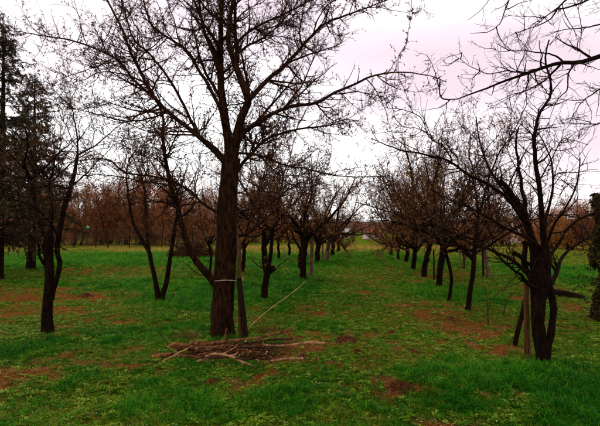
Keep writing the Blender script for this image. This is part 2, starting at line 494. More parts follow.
def spawn(rng, P, Rr, per_m, t0, t1, ang, Lr, K, wiggle, up, rfac, rmax, rtip, taper_len=0.5, dirbias=None, minr=0.0):
    """children along the parents P (N,K,3)"""
    N, Kp, _ = P.shape
    if N == 0: return np.zeros((0, K, 3)), np.zeros((0, K))
    Lp = np.linalg.norm(np.diff(P, axis=1), axis=2).sum(1)
    cnt = rng.poisson(Lp * (t1 - t0) * per_m)
    par = np.repeat(np.arange(N), cnt)
    M_ = len(par)
    if M_ == 0: return np.zeros((0, K, 3)), np.zeros((0, K))
    t = t0 + (t1 - t0) * rng.random(M_)
    f = t * (Kp - 1); i = np.minimum(f.astype(int), Kp - 2); u = (f - i)[:, None]
    p = P[par, i] * (1 - u) + P[par, i + 1] * u
    tan = norm(P[par, i + 1] - P[par, i])
    r = Rr[par, i] * (1 - u[:, 0]) + Rr[par, i + 1] * u[:, 0]
    rv = rng.normal(size=(M_, 3)); perp = norm(np.cross(tan, rv))
    a = R(ang[0]) + (R(ang[1]) - R(ang[0])) * rng.random(M_)
    d = tan * np.cos(a)[:, None] + perp * np.sin(a)[:, None]
    if dirbias is not None: d = d + np.asarray(dirbias)
    L = (Lr[0] + (Lr[1] - Lr[0]) * rng.random(M_) ** 1.4) * (1 - taper_len * t)
    Pc = grow(rng, p, d, L, K, wiggle, up)
    r0 = np.minimum(np.minimum(r * rfac, rmax), 0.5 * rmax + 0.02 * L)
    r0 = np.maximum(r0, minr)
    Rc = r0[:, None] * (1 - np.linspace(0, 1, K)[None] * (1 - rtip))
    return Pc, Rc

def bud_clusters(rng, geo, P, per, n_leaf, L, tipshare=0.6, jit=0.004):
    """leafy bud clusters at the ends of and along the twigs P"""
    N, K, _ = P.shape
    if N == 0: return
    M_ = int(N * per)
    par = rng.integers(0, N, M_)
    t = np.where(rng.random(M_) < tipshare, 1.0, rng.random(M_))
    f = t * (K - 1); i = np.minimum(f.astype(int), K - 2); u = (f - i)[:, None]
    p = P[par, i] * (1 - u) + P[par, i + 1] * u
    tan = norm(P[par, i + 1] - P[par, i])
    size = L[0] + (L[1] - L[0]) * rng.random(M_) ** 1.6
    for k in range(n_leaf):
        d = norm(tan * 0.5 + rng.normal(size=(M_, 3)) * 0.75 + np.array([0, 0, .15]))
        s = size * (0.6 + 0.6 * rng.random(M_))
        geo.leaves(p + rng.normal(size=(M_, 3)) * jit, d, s, s * 0.55, rng)

def limb_from_px(pts, d0, d1, r0, r1, K=26, wob=0.0, rng=None):
    """a traced limb: photograph points, its distance at the start and the end, radii in metres"""
    pts = np.asarray(pts, float)
    seg = np.concatenate([[0], np.cumsum(np.linalg.norm(np.diff(pts, axis=0), axis=1))]); seg /= seg[-1]
    W = np.array([at(x, y, d0 + (d1 - d0) * (s ** 0.8)) for (x, y), s in zip(pts, seg)])
    P = catmull(W, K)
    if wob and rng is not None:
        ns = np.cumsum(rng.normal(size=P.shape), axis=0); ns -= np.linspace(0, 1, K)[:, None] * ns[-1] ; ns -= ns[0]
        P = P + ns * wob * np.minimum(1, np.linspace(0, 4, K))[:, None]
    Rr = r0 + (r1 - r0) * np.linspace(0, 1, K) ** 0.8
    return P, Rr

def trunk_geo(P, Rr, sides=18, rough=.14, flare=.45, flare_h=.16, seed=0, cap=False):
    P = np.asarray(P); Rr = np.array(Rr)
    h = np.linalg.norm(P - P[0], axis=1)
    Rr = Rr * (1 + flare * np.exp(-h / flare_h))
    g_ = Geo(); g_.tubes(P[None], Rr[None], sides, cap, rough, seed)
    return g_

def dress_limb(tree, base, rng, P, Rr, bark, twig, bud, dens=1.0, s1=(.35, 1.2), s2=(.15, .55), s3=(.04, .16), up=(.05, .08, .05), budL=(.014, .034), buds=1.15, sides=7, shoots=0, t0=.15, ang1=(35, 80), n_leaf=3, minr=.0028):
    """one big limb with its side branches, its fine twigs and its buds"""
    g0 = Geo(); g0.tubes(P[None], Rr[None], sides, False, .10, int(rng.integers(1000)))
    A, RA = spawn(rng, P[None], Rr[None], 6.2 * dens, t0, 1, ang1, s1, 9, .16, up[0], .6, .020, .25, .45, None, .005)
    if shoots:
        B, RB = spawn(rng, P[None], Rr[None], shoots, .2, 1, (50, 90), (.5, 1.3), 9, .05, .22, .5, .011, .3, .2, (0, 0, .8), .004)
        A = np.concatenate([A, B]); RA = np.concatenate([RA, RB])
    A2 = np.concatenate([A, P[None][:, np.linspace(0, len(P) - 1, 9).astype(int)]])
    RA2 = np.concatenate([RA, Rr[None][:, np.linspace(0, len(P) - 1, 9).astype(int)]])
    g0.tubes(A, RA, 5)
    br = g0.build('branch', bark, tree, base)
    g1 = Geo()
    B, RB = spawn(rng, A2, RA2, 14.0 * dens, .12, 1, (30, 80), s2, 6, .20, up[1], .6, .0075, .35, .35, None, minr * 1.3)
    g1.tubes(B, RB, 4)
    Cc, RC = spawn(rng, np.concatenate([B]), RB, 16.0 * dens, .1, 1, (30, 85), s3, 3, .22, up[2], .75, .0042, .5, .2, None, minr)
    g1.tubes(Cc, RC, 3)
    if g1.n: _child(g1, 'twigs', twig, br, base)
    g2 = Geo()
    bud_clusters(rng, g2, Cc, buds, n_leaf, budL)
    bud_clusters(rng, g2, B, buds * 2.4, n_leaf, budL, .2)
    if g2.n: _child(g2, 'buds', bud, br, base)
    return br

def _child(geo, name, mat, parent, base):
    o = geo.build(name, mat, None, np.asarray(base))
    o.location = (0, 0, 0); o.parent = parent
    o['kind'] = 'stuff'
    return o

def auto_limb(rng, p0, az, elev, L, r0, r1, K=18, wiggle=.10, up=.06):
    d = np.array([[math.cos(az) * math.cos(elev), math.sin(az) * math.cos(elev), math.sin(elev)]])
    P = grow(rng, np.asarray(p0)[None], d, np.array([L]), K, wiggle, up)[0]
    return P, r0 + (r1 - r0) * np.linspace(0, 1, K) ** .8

# ------------------------------------------------------------------ the big fruit tree in front
def px_r(wpx, d):
    return wpx * 0.5 * d / FPX

def big_tree():
    rng = np.random.default_rng(11)
    D = gd(222, 337)
    base = gpt(222, 337)
    t = thing('fruit_tree', 'large dark fruit tree standing behind the pile of cut branches', 'tree', base)
    r = lambda w: px_r(w, D)
    # trunk and its two leaders
    P, _ = limb_from_px([(222, 341), (222, 320), (224, 285), (226, 250), (227, 215), (229, 180), (231, 158)], D, D, 1, 1, 46)
    Rr = np.interp(np.linspace(0, 1, 46), [0, .2, .5, .75, 1], [r(23), r(22), r(21), r(19), r(18)])
    P[0, 2] -= .12
    trunk_geo(P, Rr, 26, .16, .38, .14, 3).build('trunk', M['bark'], t, base)
    bk, tw, bd = M['bark'], M['twig'], M['bud']
    def limb(pts, w0, w1, dz, start=0.0, **k):
        P, Rr = limb_from_px(pts, D + start, D + dz, r(w0 * .84), r(w1 * .8), 30, .006, rng)
        kw = dict(dens=1.12, s1=(.45, 1.65), s2=(.18, .65))
        kw.update(k)
        dress_limb(t, base, rng, P, Rr, bk, tw, bd, **kw)
    limb([(229, 172), (229, 145), (225, 117), (223, 83), (222, 50), (223, 20), (223, -15), (228, -60), (226, -100)], 13, 2, .4, sides=10, t0=.3)
    limb([(231, 170), (236, 140), (243, 117), (249, 100), (242, 80), (235, 60), (229, 43), (231, 20), (237, -10), (246, -60)], 13, 2.5, -.7, sides=10, t0=.3)
    limb([(248, 101), (262, 85), (277, 70), (292, 55), (303, 42), (315, 30), (330, 20), (350, 13), (367, 7), (392, -4)], 6.5, 1.2, .6, -.1)
    limb([(234, 160), (240, 137), (253, 125), (273, 113), (290, 107), (317, 103), (333, 93), (350, 87), (370, 78), (397, 72), (425, 75), (446, 82)], 6.5, .7, -.9, dens=.85)
    limb([(231, 182), (243, 162), (252, 152), (262, 142), (283, 132), (310, 127), (328, 126), (343, 119), (362, 121)], 5.5, 1, .9)
    limb([(234, 153), (257, 155), (283, 165), (300, 168), (330, 175), (367, 176), (390, 175)], 3.2, .8, -1.0, dens=.8)
    limb([(232, 215), (245, 210), (267, 207), (285, 192), (305, 182), (330, 172)], 3.2, .8, 1.1, dens=.9)
    limb([(232, 240), (242, 236), (250, 232), (262, 224), (268, 212)], 5, 1.2, -.5, dens=.6, s1=(.15, .5))
    # the low left stem and the limbs to the left
    limb([(221, 296), (213, 281), (203, 268), (194, 255), (184, 229), (179, 205), (172, 183), (167, 160), (164, 140), (165, 120), (160, 104), (151, 90)], 10, 2.2, -.8, sides=10, t0=.35)
    limb([(231, 172), (218, 152), (203, 139), (187, 127), (170, 113), (153, 97), (140, 72), (128, 50), (122, 30), (113, 13), (104, -8), (96, -40)], 7.5, 1.6, .5, sides=9, dens=.85, t0=.3)
    limb([(154, 98), (133, 80), (123, 67), (110, 57), (80, 45), (50, 38), (17, 32), (-10, 30)], 4, .8, .9, .35, dens=.85)
    limb([(226, 165), (212, 150), (200, 140), (193, 130), (185, 110), (173, 90), (160, 70), (147, 55), (133, 40), (126, 18), (118, -10)], 5, 1.2, -1.0, dens=.8)
    limb([(224, 125), (220, 108), (213, 93), (207, 80), (200, 71), (192, 57), (180, 47), (167, 37), (153, 25), (147, 10), (143, -8), (140, -45)], 5.5, 1.2, .8)
    limb([(222, 52), (213, 37), (205, 23), (200, 13), (194, 0), (186, -25), (180, -50)], 4.5, 1, -.7)
    limb([(231, 50), (243, 37), (262, 24), (283, 15), (305, 4), (330, -10)], 4, .8, -.5, -.3)
    limb([(234, 56), (247, 48), (260, 42), (273, 32), (284, 20), (293, 10), (302, -12)], 4, .8, .8, -.2)
    limb([(226, 216), (212, 210), (200, 202), (187, 190), (167, 180), (147, 175), (123, 172), (113, 162), (97, 158), (67, 162), (50, 168)], 3.6, .8, -.9, dens=.75)
    limb([(171, 186), (153, 183), (127, 178), (110, 175), (83, 175), (60, 172)], 2.2, .7, .3, -.6, dens=.8)
    limb([(180, 209), (163, 203), (143, 202), (128, 207)], 2, .7, -.3, -.5, dens=.8)
    limb([(168, 112), (150, 118), (128, 122), (105, 117), (84, 112), (62, 106)], 2.6, .7, -.5, .2)
    limb([(160, 104), (143, 82), (122, 75), (100, 72), (78, 80), (58, 72)], 2.4, .7, .2, -.2, dens=.9)
    limb([(398, 72), (399, 57), (407, 40), (410, 18), (411, -12)], .9, .5, -1.0, -.8, s1=(.03, .1), s2=(.02, .05), dens=1.2)
    limb([(398, 73), (404, 90), (413, 113)], .9, .5, -.95, -.85, s1=(.03, .1), s2=(.02, .05), dens=.8)
    # limbs that lean towards and away from the camera
    for (p, az, el, L, w) in [((228, 150), 75, 35, 2.2, 6), ((226, 110), 105, 40, 2.3, 5), ((240, 120), 60, 45, 2.2, 5), ((223, 80), 250, 55, 1.7, 5), ((236, 65), 290, 50, 1.8, 5), ((222, 40), 95, 60, 2.0, 4)]:
        P, Rr = auto_limb(rng, at(p[0], p[1], D), R(az), R(el), L, r(w), r(1))
        dress_limb(t, base, rng, P, Rr, bk, tw, bd, dens=.9)
big_tree()

def right_tree():
    rng = np.random.default_rng(23)
    D = gd(541, 363)
    base = gpt(541, 363)
    t = thing('fruit_tree', 'near dark many stemmed fruit tree at right with a cut off stub', 'tree', base)
    r = lambda w: px_r(w, D)
    bk, tw, bd = M['bark_dark'], M['twig'], M['bud']
    def stem(pts, ws, dz=0, start=0, seed=1, flare=.4):
        P, _ = limb_from_px(pts, D + start, D + dz, 1, 1, 40, .003, rng)
        P[0, 2] -= .06
        Rr = np.interp(np.linspace(0, 1, 40), np.linspace(0, 1, len(ws)), [r(w) for w in ws])
        trunk_geo(P, Rr, 20, .15, flare, .12, seed).build('trunk', bk, t, base)
    stem([(545, 366), (542, 340), (540, 317), (542, 290), (544, 268), (545, 246)], [13, 10.5, 10.5, 11.5, 13, 10], seed=4)
    stem([(546, 362), (550, 327), (552, 304), (549, 284), (546, 268)], [8, 6.5, 6.5, 7, 7.5], .05, -.04, 7, .2)
    stem([(540, 356), (535, 330), (534, 300), (534, 273), (533, 250), (528, 227), (523, 210)], [7, 7, 8, 9, 9, 8, 7], .1, .1, 8, .2)
    def limb(pts, w0, w1, dz, start=0.0, **k):
        P, Rr = limb_from_px(pts, D + start, D + dz, r(w0), r(w1), 28, .004, rng)
        kw = dict(dens=.62, buds=.25, budL=(.007, .014), s1=(.3, .9), n_leaf=2)
        kw.update(k)
        dress_limb(t, base, rng, P, Rr, bk, tw, bd, **kw)
    limb([(523, 216), (525, 203), (522, 183), (518, 160), (517, 140), (519, 128)], 5, 1.6, .1, .1, dens=.7, t0=.5, s1=(.1, .35), buds=.8)
    limb([(525, 216), (517, 202), (508, 188), (500, 181)], 6.5, 5.0, -.1, .1, dens=.3, t0=.7, s1=(.1, .3))
    limb([(524, 222), (517, 211), (507, 197), (487, 182), (467, 172), (450, 160), (427, 155), (400, 149), (372, 138)], 4.5, .8, -.9, .08)
    limb([(430, 153), (432, 138), (428, 131), (415, 127), (400, 126)], 1, .5, -.9, -.55, dens=.5)
    limb([(452, 160), (443, 146), (430, 138), (420, 118), (404, 110), (385, 108)], 1.4, .6, -.2, -.5, dens=.6)
    limb([(545, 254), (543, 223), (542, 190), (538, 167), (535, 142), (537, 127), (542, 110), (550, 98), (551, 80), (546, 62), (549, 40)], 7, 1.3, -.3, 0, s1=(.25, .8), dens=.75, t0=.4)
    limb([(546, 262), (550, 255), (560, 240), (567, 228), (580, 218), (600, 212), (625, 205)], 4, 1.6, .5, dens=.5)
    limb([(544, 256), (540, 247), (527, 238), (507, 228), (487, 217), (472, 208), (450, 200), (430, 190)], 4, .9, -.5)
    limb([(541, 285), (527, 273), (513, 263), (500, 255), (480, 247), (457, 237), (440, 233)], 5.5, .9, .7)
    limb([(541, 290), (530, 284), (520, 274), (507, 263), (495, 252), (486, 240)], 5, 1, -.5)
    limb([(536, 268), (527, 262), (519, 256), (514, 253)], 4.5, 4.2, -.1, .1, dens=.2, s1=(.1, .2))
    limb([(532, 282), (527, 270), (525, 255), (524, 241)], 5.5, 5, .15, .15, dens=.2, s1=(.1, .2))
    limb([(548, 290), (555, 277), (563, 260), (577, 245), (592, 236)], 6, 1.6, .7, .05, dens=.5)
    limb([(541, 178), (551, 160), (557, 148), (566, 139), (588, 145)], 1.6, .6, .5, -.15, dens=.7)
    limb([(523, 206), (512, 190), (516, 170), (508, 150), (512, 130)], 1.6, .6, .7, .1, dens=.7)
    for (p, az, el, L, w) in [((543, 250), 70, 50, 1.7, 4), ((530, 225), 110, 50, 1.6, 4), ((545, 248), 265, 60, 1.2, 3)]:
        P, Rr = auto_limb(rng, at(p[0], p[1], D), R(az), R(el), L, r(w), r(1))
        dress_limb(t, base, rng, P, Rr, bk, tw, bd, dens=.6, buds=.3, budL=(.007, .014))
right_tree()

def overhang_tree():
    """its trunk stands just outside the picture on the right; its boughs reach in"""
    rng = np.random.default_rng(37)
    D = 4.3
    b = at(720, 390, D); base = np.array([b[0], b[1], float(terrain(b[0], b[1]))])
    t = thing('walnut_tree', 'tree whose bare black bough hangs in from the upper right edge', 'tree', base)
    bk, tw = M['bark_dark'], M['twig']
    top = at(712, 120, D)
    P = catmull([base - [0, 0, .1], base + [.02, 0, .8], (base + top) / 2 + [.03, .03, 0.1], top, at(700, -60, D + .1), at(690, -220, D + .2)], 40)
    Rr = np.interp(np.linspace(0, 1, 40), [0, .5, 1], [.14, .11, .04])
    trunk_geo(P, Rr, 20, .14, .4, .14, 5).build('trunk', bk, t, base)
    r = lambda w: px_r(w, D)
    def limb(pts, w0, w1, d0, d1, **k):
        P, Rr = limb_from_px(pts, d0, d1, r(w0), r(w1 * .5), 30, .004, rng)
        kw = dict(dens=.9, buds=.12, budL=(.006, .012), s1=(.2, .7), s2=(.08, .3), s3=(.03, .09), n_leaf=2, up=(.02, .03, .03), minr=.0017)
        kw.update(k)
        dress_limb(t, base, rng, P, Rr, bk, tw, M['bud'], **kw)
    limb([(712, 60), (660, 48), (625, 50), (600, 57), (580, 62), (560, 64), (547, 67), (533, 72), (513, 79), (483, 90), (460, 99), (448, 100)], 9, 1.6, 4.3, 3.9)
    limb([(449, 100), (440, 97), (437, 88), (435, 79), (431, 64), (427, 55), (420, 53)], 1.5, .7, 3.9, 3.85, dens=.7, s1=(.06, .18), s2=(.04, .1))
    limb([(450, 100), (442, 106), (432, 110), (421, 111)], 1.0, .6, 3.9, 3.8, dens=.7, s1=(.06, .18), s2=(.04, .1))
    limb([(566, 64), (552, 55), (533, 51), (513, 50), (497, 51), (490, 42)], 2.2, .7, 4.2, 4.4)
    limb([(548, 67), (530, 70), (507, 69), (486, 72), (470, 66), (456, 55), (450, 53)], 2, .7, 4.1, 3.7)
    limb([(560, 65), (545, 80), (528, 92), (510, 97), (490, 104)], 2.4, .7, 4.2, 4.6)
    limb([(575, 63), (568, 75), (566, 90), (555, 105), (548, 126)], 2, .7, 4.2, 4.0)
    limb([(705, -60), (640, -40), (590, -18), (563, 0), (550, 17), (533, 27), (515, 33)], 6, 1.0, 4.4, 4.2)
    limb([(632, -38), (560, -50), (520, -30), (508, 0), (500, 22), (487, 32), (470, 33)], 4, 1.0, 4.37, 3.9)
    limb([(546, -46), (505, -35), (488, 0), (480, 10), (467, 20)], 2, .8, 4.2, 4.2)
    limb([(640, -40), (600, -8), (575, 5), (552, 12), (535, 25), (527, 40)], 4, .9, 4.37, 5.0)
    limb([(690, 20), (640, 15), (610, 22), (580, 28), (560, 30), (541, 38)], 4, .9, 4.6, 4.9)
    limb([(690, 100), (640, 88), (610, 84), (590, 95), (576, 108), (567, 128)], 4, .8, 4.5, 4.8)
    limb([(700, 130), (650, 120), (618, 118), (592, 122), (565, 122), (540, 128)], 4, .6, 4.7, 5.2)
    for az, el, L in [(20, 40, 2.2), (60, 35, 2.4), (330, 40, 2.0), (280, 45, 1.6), (110, 60, 1.8)]:
        P, Rr = auto_limb(rng, at(706, -20, D), R(az), R(el), L, .035, .006)
        dress_limb(t, base, rng, P, Rr, bk, tw, M['bud'], dens=.6, buds=.1, budL=(.006, .012))
overhang_tree()

# ------------------------------------------------------------------ the other orchard trees
def orchard_tree(seed, trunks, label, height=4.3, spread=1.9, nl=5, bark='bark_dark', twig='twig', bud='bud_brown', dens=1.0, shoots=2.4, buds=.8, budL=(.020, .050), group='fruit trees in the orchard', minr=.0045, limbs=(), elev=(14, 60), name='fruit_tree', lod=1.0):
    """trunks: list of (photograph points from the ground up, widths in pixels); the first one sets the base"""
    rng = np.random.default_rng(seed)
    bx, by = trunks[0][0][0]
    D = gd(bx, by); base = gpt(bx, by)
    t = thing(name, label, 'tree', base, group)
    tops = []
    for k, (pts, ws) in enumerate(trunks):
        P, _ = limb_from_px(pts, D, D + (0.12 * k), 1, 1, 30, .004 * D / 10, rng)
        P[0, 2] -= .06
        Rr = np.interp(np.linspace(0, 1, 30), np.linspace(0, 1, len(ws)), [px_r(w, D) for w in ws])
        trunk_geo(P, Rr, 14, .16, .35, .10, seed + k).build('trunk', M[bark], t, base)
        tops.append((P, Rr))
    gA = Geo(); gT = Geo(); gB = Geo()
    L0 = []
    H = height - (tops[0][0][-1, 2] - base[2])
    for j, (P, Rr) in enumerate(tops):
        n = nl + 1 if len(tops) == 1 else max(2, nl // len(tops) + 1)
        a0 = rng.random() * 6.28
        for k in range(n):
            i = -1 if k < 2 else int(rng.integers(-9, 0))
            az = a0 + 6.28 * k / n + rng.normal() * .25
            el = R(elev[0] + (elev[1] - elev[0]) * rng.random())
            if k == 0: el = R(75)
            L = (spread + (H - spread) * math.sin(el)) * (.85 + .3 * rng.random())
            Pl, Rl = auto_limb(rng, P[i], az, el, L, Rr[i] * .72, .007, 16, .12, .05 if k < 2 else -.005)
            L0.append((Pl, Rl))
    for (pts, w0, w1, off) in limbs:
        L0.append(limb_from_px(pts, D, D + off, px_r(w0, D), px_r(w1, D), 16, .006, rng))
    for Pl, Rl in L0:
        g_ = Geo(); g_.tubes(Pl[None], Rl[None], 6, False, .1, seed)
        g_.build('branch', M['bark_dark' if bark == 'bark_pale' else bark], t, base)
    PL = np.stack([a for a, _ in L0]); RL = np.stack([b for _, b in L0])
    A, RA = spawn(rng, PL, RL, 6.0 * dens, .12, 1, (35, 80), (.45, 1.4), 7, .16, .05, .6, .018, .25, .45, None, .005)
    if shoots:
        S, RS = spawn(rng, PL, RL, shoots, .25, 1, (50, 90), (.5, 1.7), 7, .05, .2, .5, .011, .35, .2, (0, 0, .9), .004)
        A = np.concatenate([A, S]); RA = np.concatenate([RA, RS])
    gA.tubes(A, RA, 4)
    B, RB = spawn(rng, A, RA, 14.0 * dens * lod, .1, 1, (30, 80), (.15, .6), 4, .2, .03, .6, .007, .4, .3, None, minr * 1.2)
    gT.tubes(B, RB, 3)
    Cc, RC = spawn(rng, B, RB, 12.0 * dens * lod, .1, 1, (30, 85), (.05, .2), 2, .2, .05, .75, .0045, .5, .2, None, minr)
    gT.cones(Cc[:, 0], Cc[:, 1], RC[:, 0])
    bud_clusters(rng, gB, Cc, buds, 2, budL)
    bud_clusters(rng, gB, B, buds * 1.3, 2, budL, .25)
    gA.build('side_branches', M['bark_dark' if bark == 'bark_pale' else bark], t, base, True, 'stuff')
    gT.build('twigs', M[twig], t, base, True, 'stuff')
    gB.build('buds', M[bud], t, base, True, 'stuff')
    return t

# left foreground tree
orchard_tree(41, [([(48, 333), (47, 318), (48, 295), (49, 275), (48, 255), (43, 237), (37, 218), (34, 200), (30, 180)], [12, 10.5, 9.5, 9.5, 9, 6, 5, 4.5, 4]),
                  ([(52, 296), (57, 278), (60, 263), (57, 250), (59, 236), (64, 208), (72, 183), (77, 155)], [3.5, 4.5, 5, 5, 5, 5, 4, 3]),
                  ([(49, 262), (50, 245), (50, 230), (52, 205), (50, 180)], [7, 6, 5, 4, 3.5])],
             'slim dark fruit tree alone at far left, in front of the spruce', 3.2, 1.2, 8, 'bark_dark', 'twig_grey', 'bud_brown', .95, 1.5, .7, (.014, .030), None, .003,
             limbs=[([(48, 268), (43, 262), (39, 252), (37, 238), (33, 225), (25, 216)], 3.5, 1.2, -.4), ([(59, 238), (50, 222), (38, 208), (18, 200), (0, 196)], 2.5, .8, -.6), ([(72, 186), (88, 172), (98, 160), (110, 150)], 2, .8, .4), ([(34, 210), (20, 190), (8, 170)], 2.5, .8, .4)])

# twin-stem tree behind it
orchard_tree(43, [([(159, 300), (156, 284), (152, 262), (149, 250), (144, 242), (134, 224), (129, 205), (127, 183)], [5.5, 5, 4.2, 4, 3.5, 3, 2.6, 2]),
                  ([(161, 300), (166, 283), (171, 256), (175, 234), (178, 212), (177, 195)], [5.5, 5, 4.2, 4, 3.2, 2.4]),
                  ([(149, 250), (147, 235), (146, 208), (144, 185)], [3, 2.6, 2.4, 2])],
             'slender fruit tree with two stems in a V, left of the big trunk', 3.6, 1.1, 7, 'bark_dark', 'twig_grey', 'bud_brown', 1.0, 1.5, .7, (.016, .036), None, .004)

ROW = 'fruit trees of the two orchard rows'
orchard_tree(51, [([(264, 299), (265, 284), (267, 274), (265, 262), (264, 246), (264, 231)], [6.5, 6, 6.5, 6, 5, 4.5]), ([(267, 275), (270, 258), (272, 243), (273, 230)], [5, 4, 3.6, 3.2])],
             'fruit tree with a cut elbow stub low on its trunk, right of the big tree', 4.4, 1.9, 6, group=ROW, twig='twig_grey', bud='bud_rust', dens=1.1, limbs=[([(266, 279), (268, 273), (271, 269), (274, 268)], 5.5, 5, -.15)])
orchard_tree(52, [([(303, 279), (303, 262), (304, 245), (303, 236)], [6, 6, 6.5, 6]), ([(300, 266), (300, 255), (302, 246)], [3.5, 3.5, 3.5])],
             'thick trunked fruit tree just left of the pale upright stake', 4.8, 2.2, 6, group=ROW, bud='bud_rust', twig='twig_grey', dens=1.05)
orchard_tree(53, [([(317, 263), (318, 250), (319, 240)], [5, 5, 4.5])], 'dark fruit tree just right of the pale upright stake', 5.0, 2.3, 6, group=ROW, bud='bud_rust', twig='twig_grey', dens=.95)
orchard_tree(54, [([(327, 261), (328, 248), (329, 240)], [4.5, 4, 4])], 'pale trunked fruit tree in the left row', 5.0, 2.3, 6, bark='bark_pale', group=ROW, bud='bud_rust', twig='twig_grey', dens=.85)
orchard_tree(55, [([(332, 256), (333, 246), (333, 239)], [4, 3.6, 3.4])], 'dark fruit tree near the far end of the left row', 5.2, 2.3, 6, group=ROW, bud='bud_rust', twig='twig_grey', dens=.8, minr=.004)
orchard_tree(56, [([(338, 252), (338, 244), (339, 239)], [3.2, 3, 3])], 'last small fruit tree at the far end of the left row', 3.8, 2.0, 6, group=ROW, bud='bud_rust', twig='twig_red', dens=.7, minr=.005)
orchard_tree(57, [([(242, 272), (243, 255), (244, 241)], [4.5, 4, 3.6])], 'fruit tree half hidden behind the big trunk and its stake', 4.7, 1.8, 5, group=ROW, bud='bud_rust', twig='twig_grey', dens=.9)
orchard_tree(58, [([(279, 259), (279, 248), (278, 240)], [2.8, 2.6, 2.4])], 'thin fruit tree seen between the elbow stub tree and the pale stake', 4.2, 2.0, 5, group=ROW, bud='bud_rust', twig='twig_red', dens=.8, minr=.004)
orchard_tree(59, [([(289, 256), (289, 247), (288, 238)], [2.8, 2.6, 2.4])], 'thin fruit tree left of the thick trunked one, farther off', 4.2, 2.0, 5, group=ROW, bud='bud_rust', twig='twig_red', dens=.8, minr=.004)
orchard_tree(60, [([(210, 273), (210, 258), (209, 243)], [2.8, 2.6, 2.4])], 'thin fruit tree left of the big trunk, beside the brush heap', 3.6, 1.3, 5, group=ROW, bud='bud_rust', twig='twig_red', dens=.8)

orchard_tree(71, [([(468, 310), (470, 292), (473, 270), (475, 250), (475, 240)], [5, 4.6, 4.6, 4.4, 4])],
             'slender leaning fruit tree, nearest of the right row after the many stemmed one', 3.9, 1.6, 6, group=ROW, bud='bud_brown', twig='twig_grey', dens=.8, shoots=4.5, limbs=[([(474, 262), (468, 256), (460, 250), (450, 240), (440, 235)], 2.6, .9, .6), ([(475, 250), (486, 238), (498, 222), (506, 204)], 2.4, .8, .5)])
orchard_tree(72, [([(449, 301), (451, 286), (451, 276), (448, 262), (444, 248), (442, 238)], [3.6, 3.4, 3.4, 3.4, 3, 3])],
             'thin crooked fruit tree beside the thick straight trunk of the right row', 4.0, 1.5, 5, group=ROW, bud='bud_brown', twig='twig_grey', dens=.8, shoots=4.5)
orchard_tree(73, [([(439, 287), (440, 270), (442, 252), (443, 240)], [6.5, 6, 6.2, 6.5])],
             'fruit tree with the thickest straight trunk of the right row', 4.8, 2.1, 7, group=ROW, bud='bud_rust', twig='twig_grey', dens=.95, shoots=5)
orchard_tree(74, [([(424, 277), (425, 265), (428, 250), (429, 242)], [5.2, 5, 5.2, 5])],
             'dark fruit tree of the right row whose trunk leans right', 4.8, 2.1, 6, group=ROW, bud='bud_rust', twig='twig_grey', dens=.9, shoots=4.5)
orchard_tree(75, [([(413, 270), (414, 258), (415, 248)], [4.6, 4.6, 4.4])], 'fruit tree with a short thick trunk, middle of the right row', 4.7, 2.0, 6, group=ROW, bud='bud_rust', twig='twig_grey', dens=.9, shoots=2)
orchard_tree(76, [([(406, 263), (407, 254), (407, 248)], [4, 3.8, 3.6])], 'fruit tree of the right row just past the short thick trunk', 4.6, 2.0, 6, group=ROW, bud='bud_rust', twig='twig_red', dens=.9)
orchard_tree(77, [([(399, 260), (399, 252), (399, 246)], [2.4, 2.2, 2.2])], 'thin trunked dark fruit tree far down the right row', 3.8, 2.0, 6, group=ROW, bud='bud_rust', twig='twig_red', dens=.9)
orchard_tree(78, [([(391, 256), (391, 250), (392, 244)], [3.4, 3.2, 3.2])], 'last dark fruit tree at the far end of the right row', 3.6, 2.2, 7, group=ROW, bud='bud_rust', twig='twig_red', dens=.85, minr=.005, elev=(10, 50))
orchard_tree(79, [([(489, 278), (488, 265), (486, 252), (485, 240)], [4.5, 4, 4, 3.6])], 'pale grey trunked fruit tree right of the right row', 3.4, 1.6, 5, bark='bark_pale', group=ROW, bud='bud_rust', twig='twig_red', dens=.8, shoots=2)
orchard_tree(80, [([(464, 269), (464, 258), (464, 246)], [2.2, 2, 2])], 'thin fruit tree far behind the right row between two near trunks', 3.8, 1.8, 5, group=ROW, bud='bud_rust', twig='twig_red', dens=.8, minr=.004)
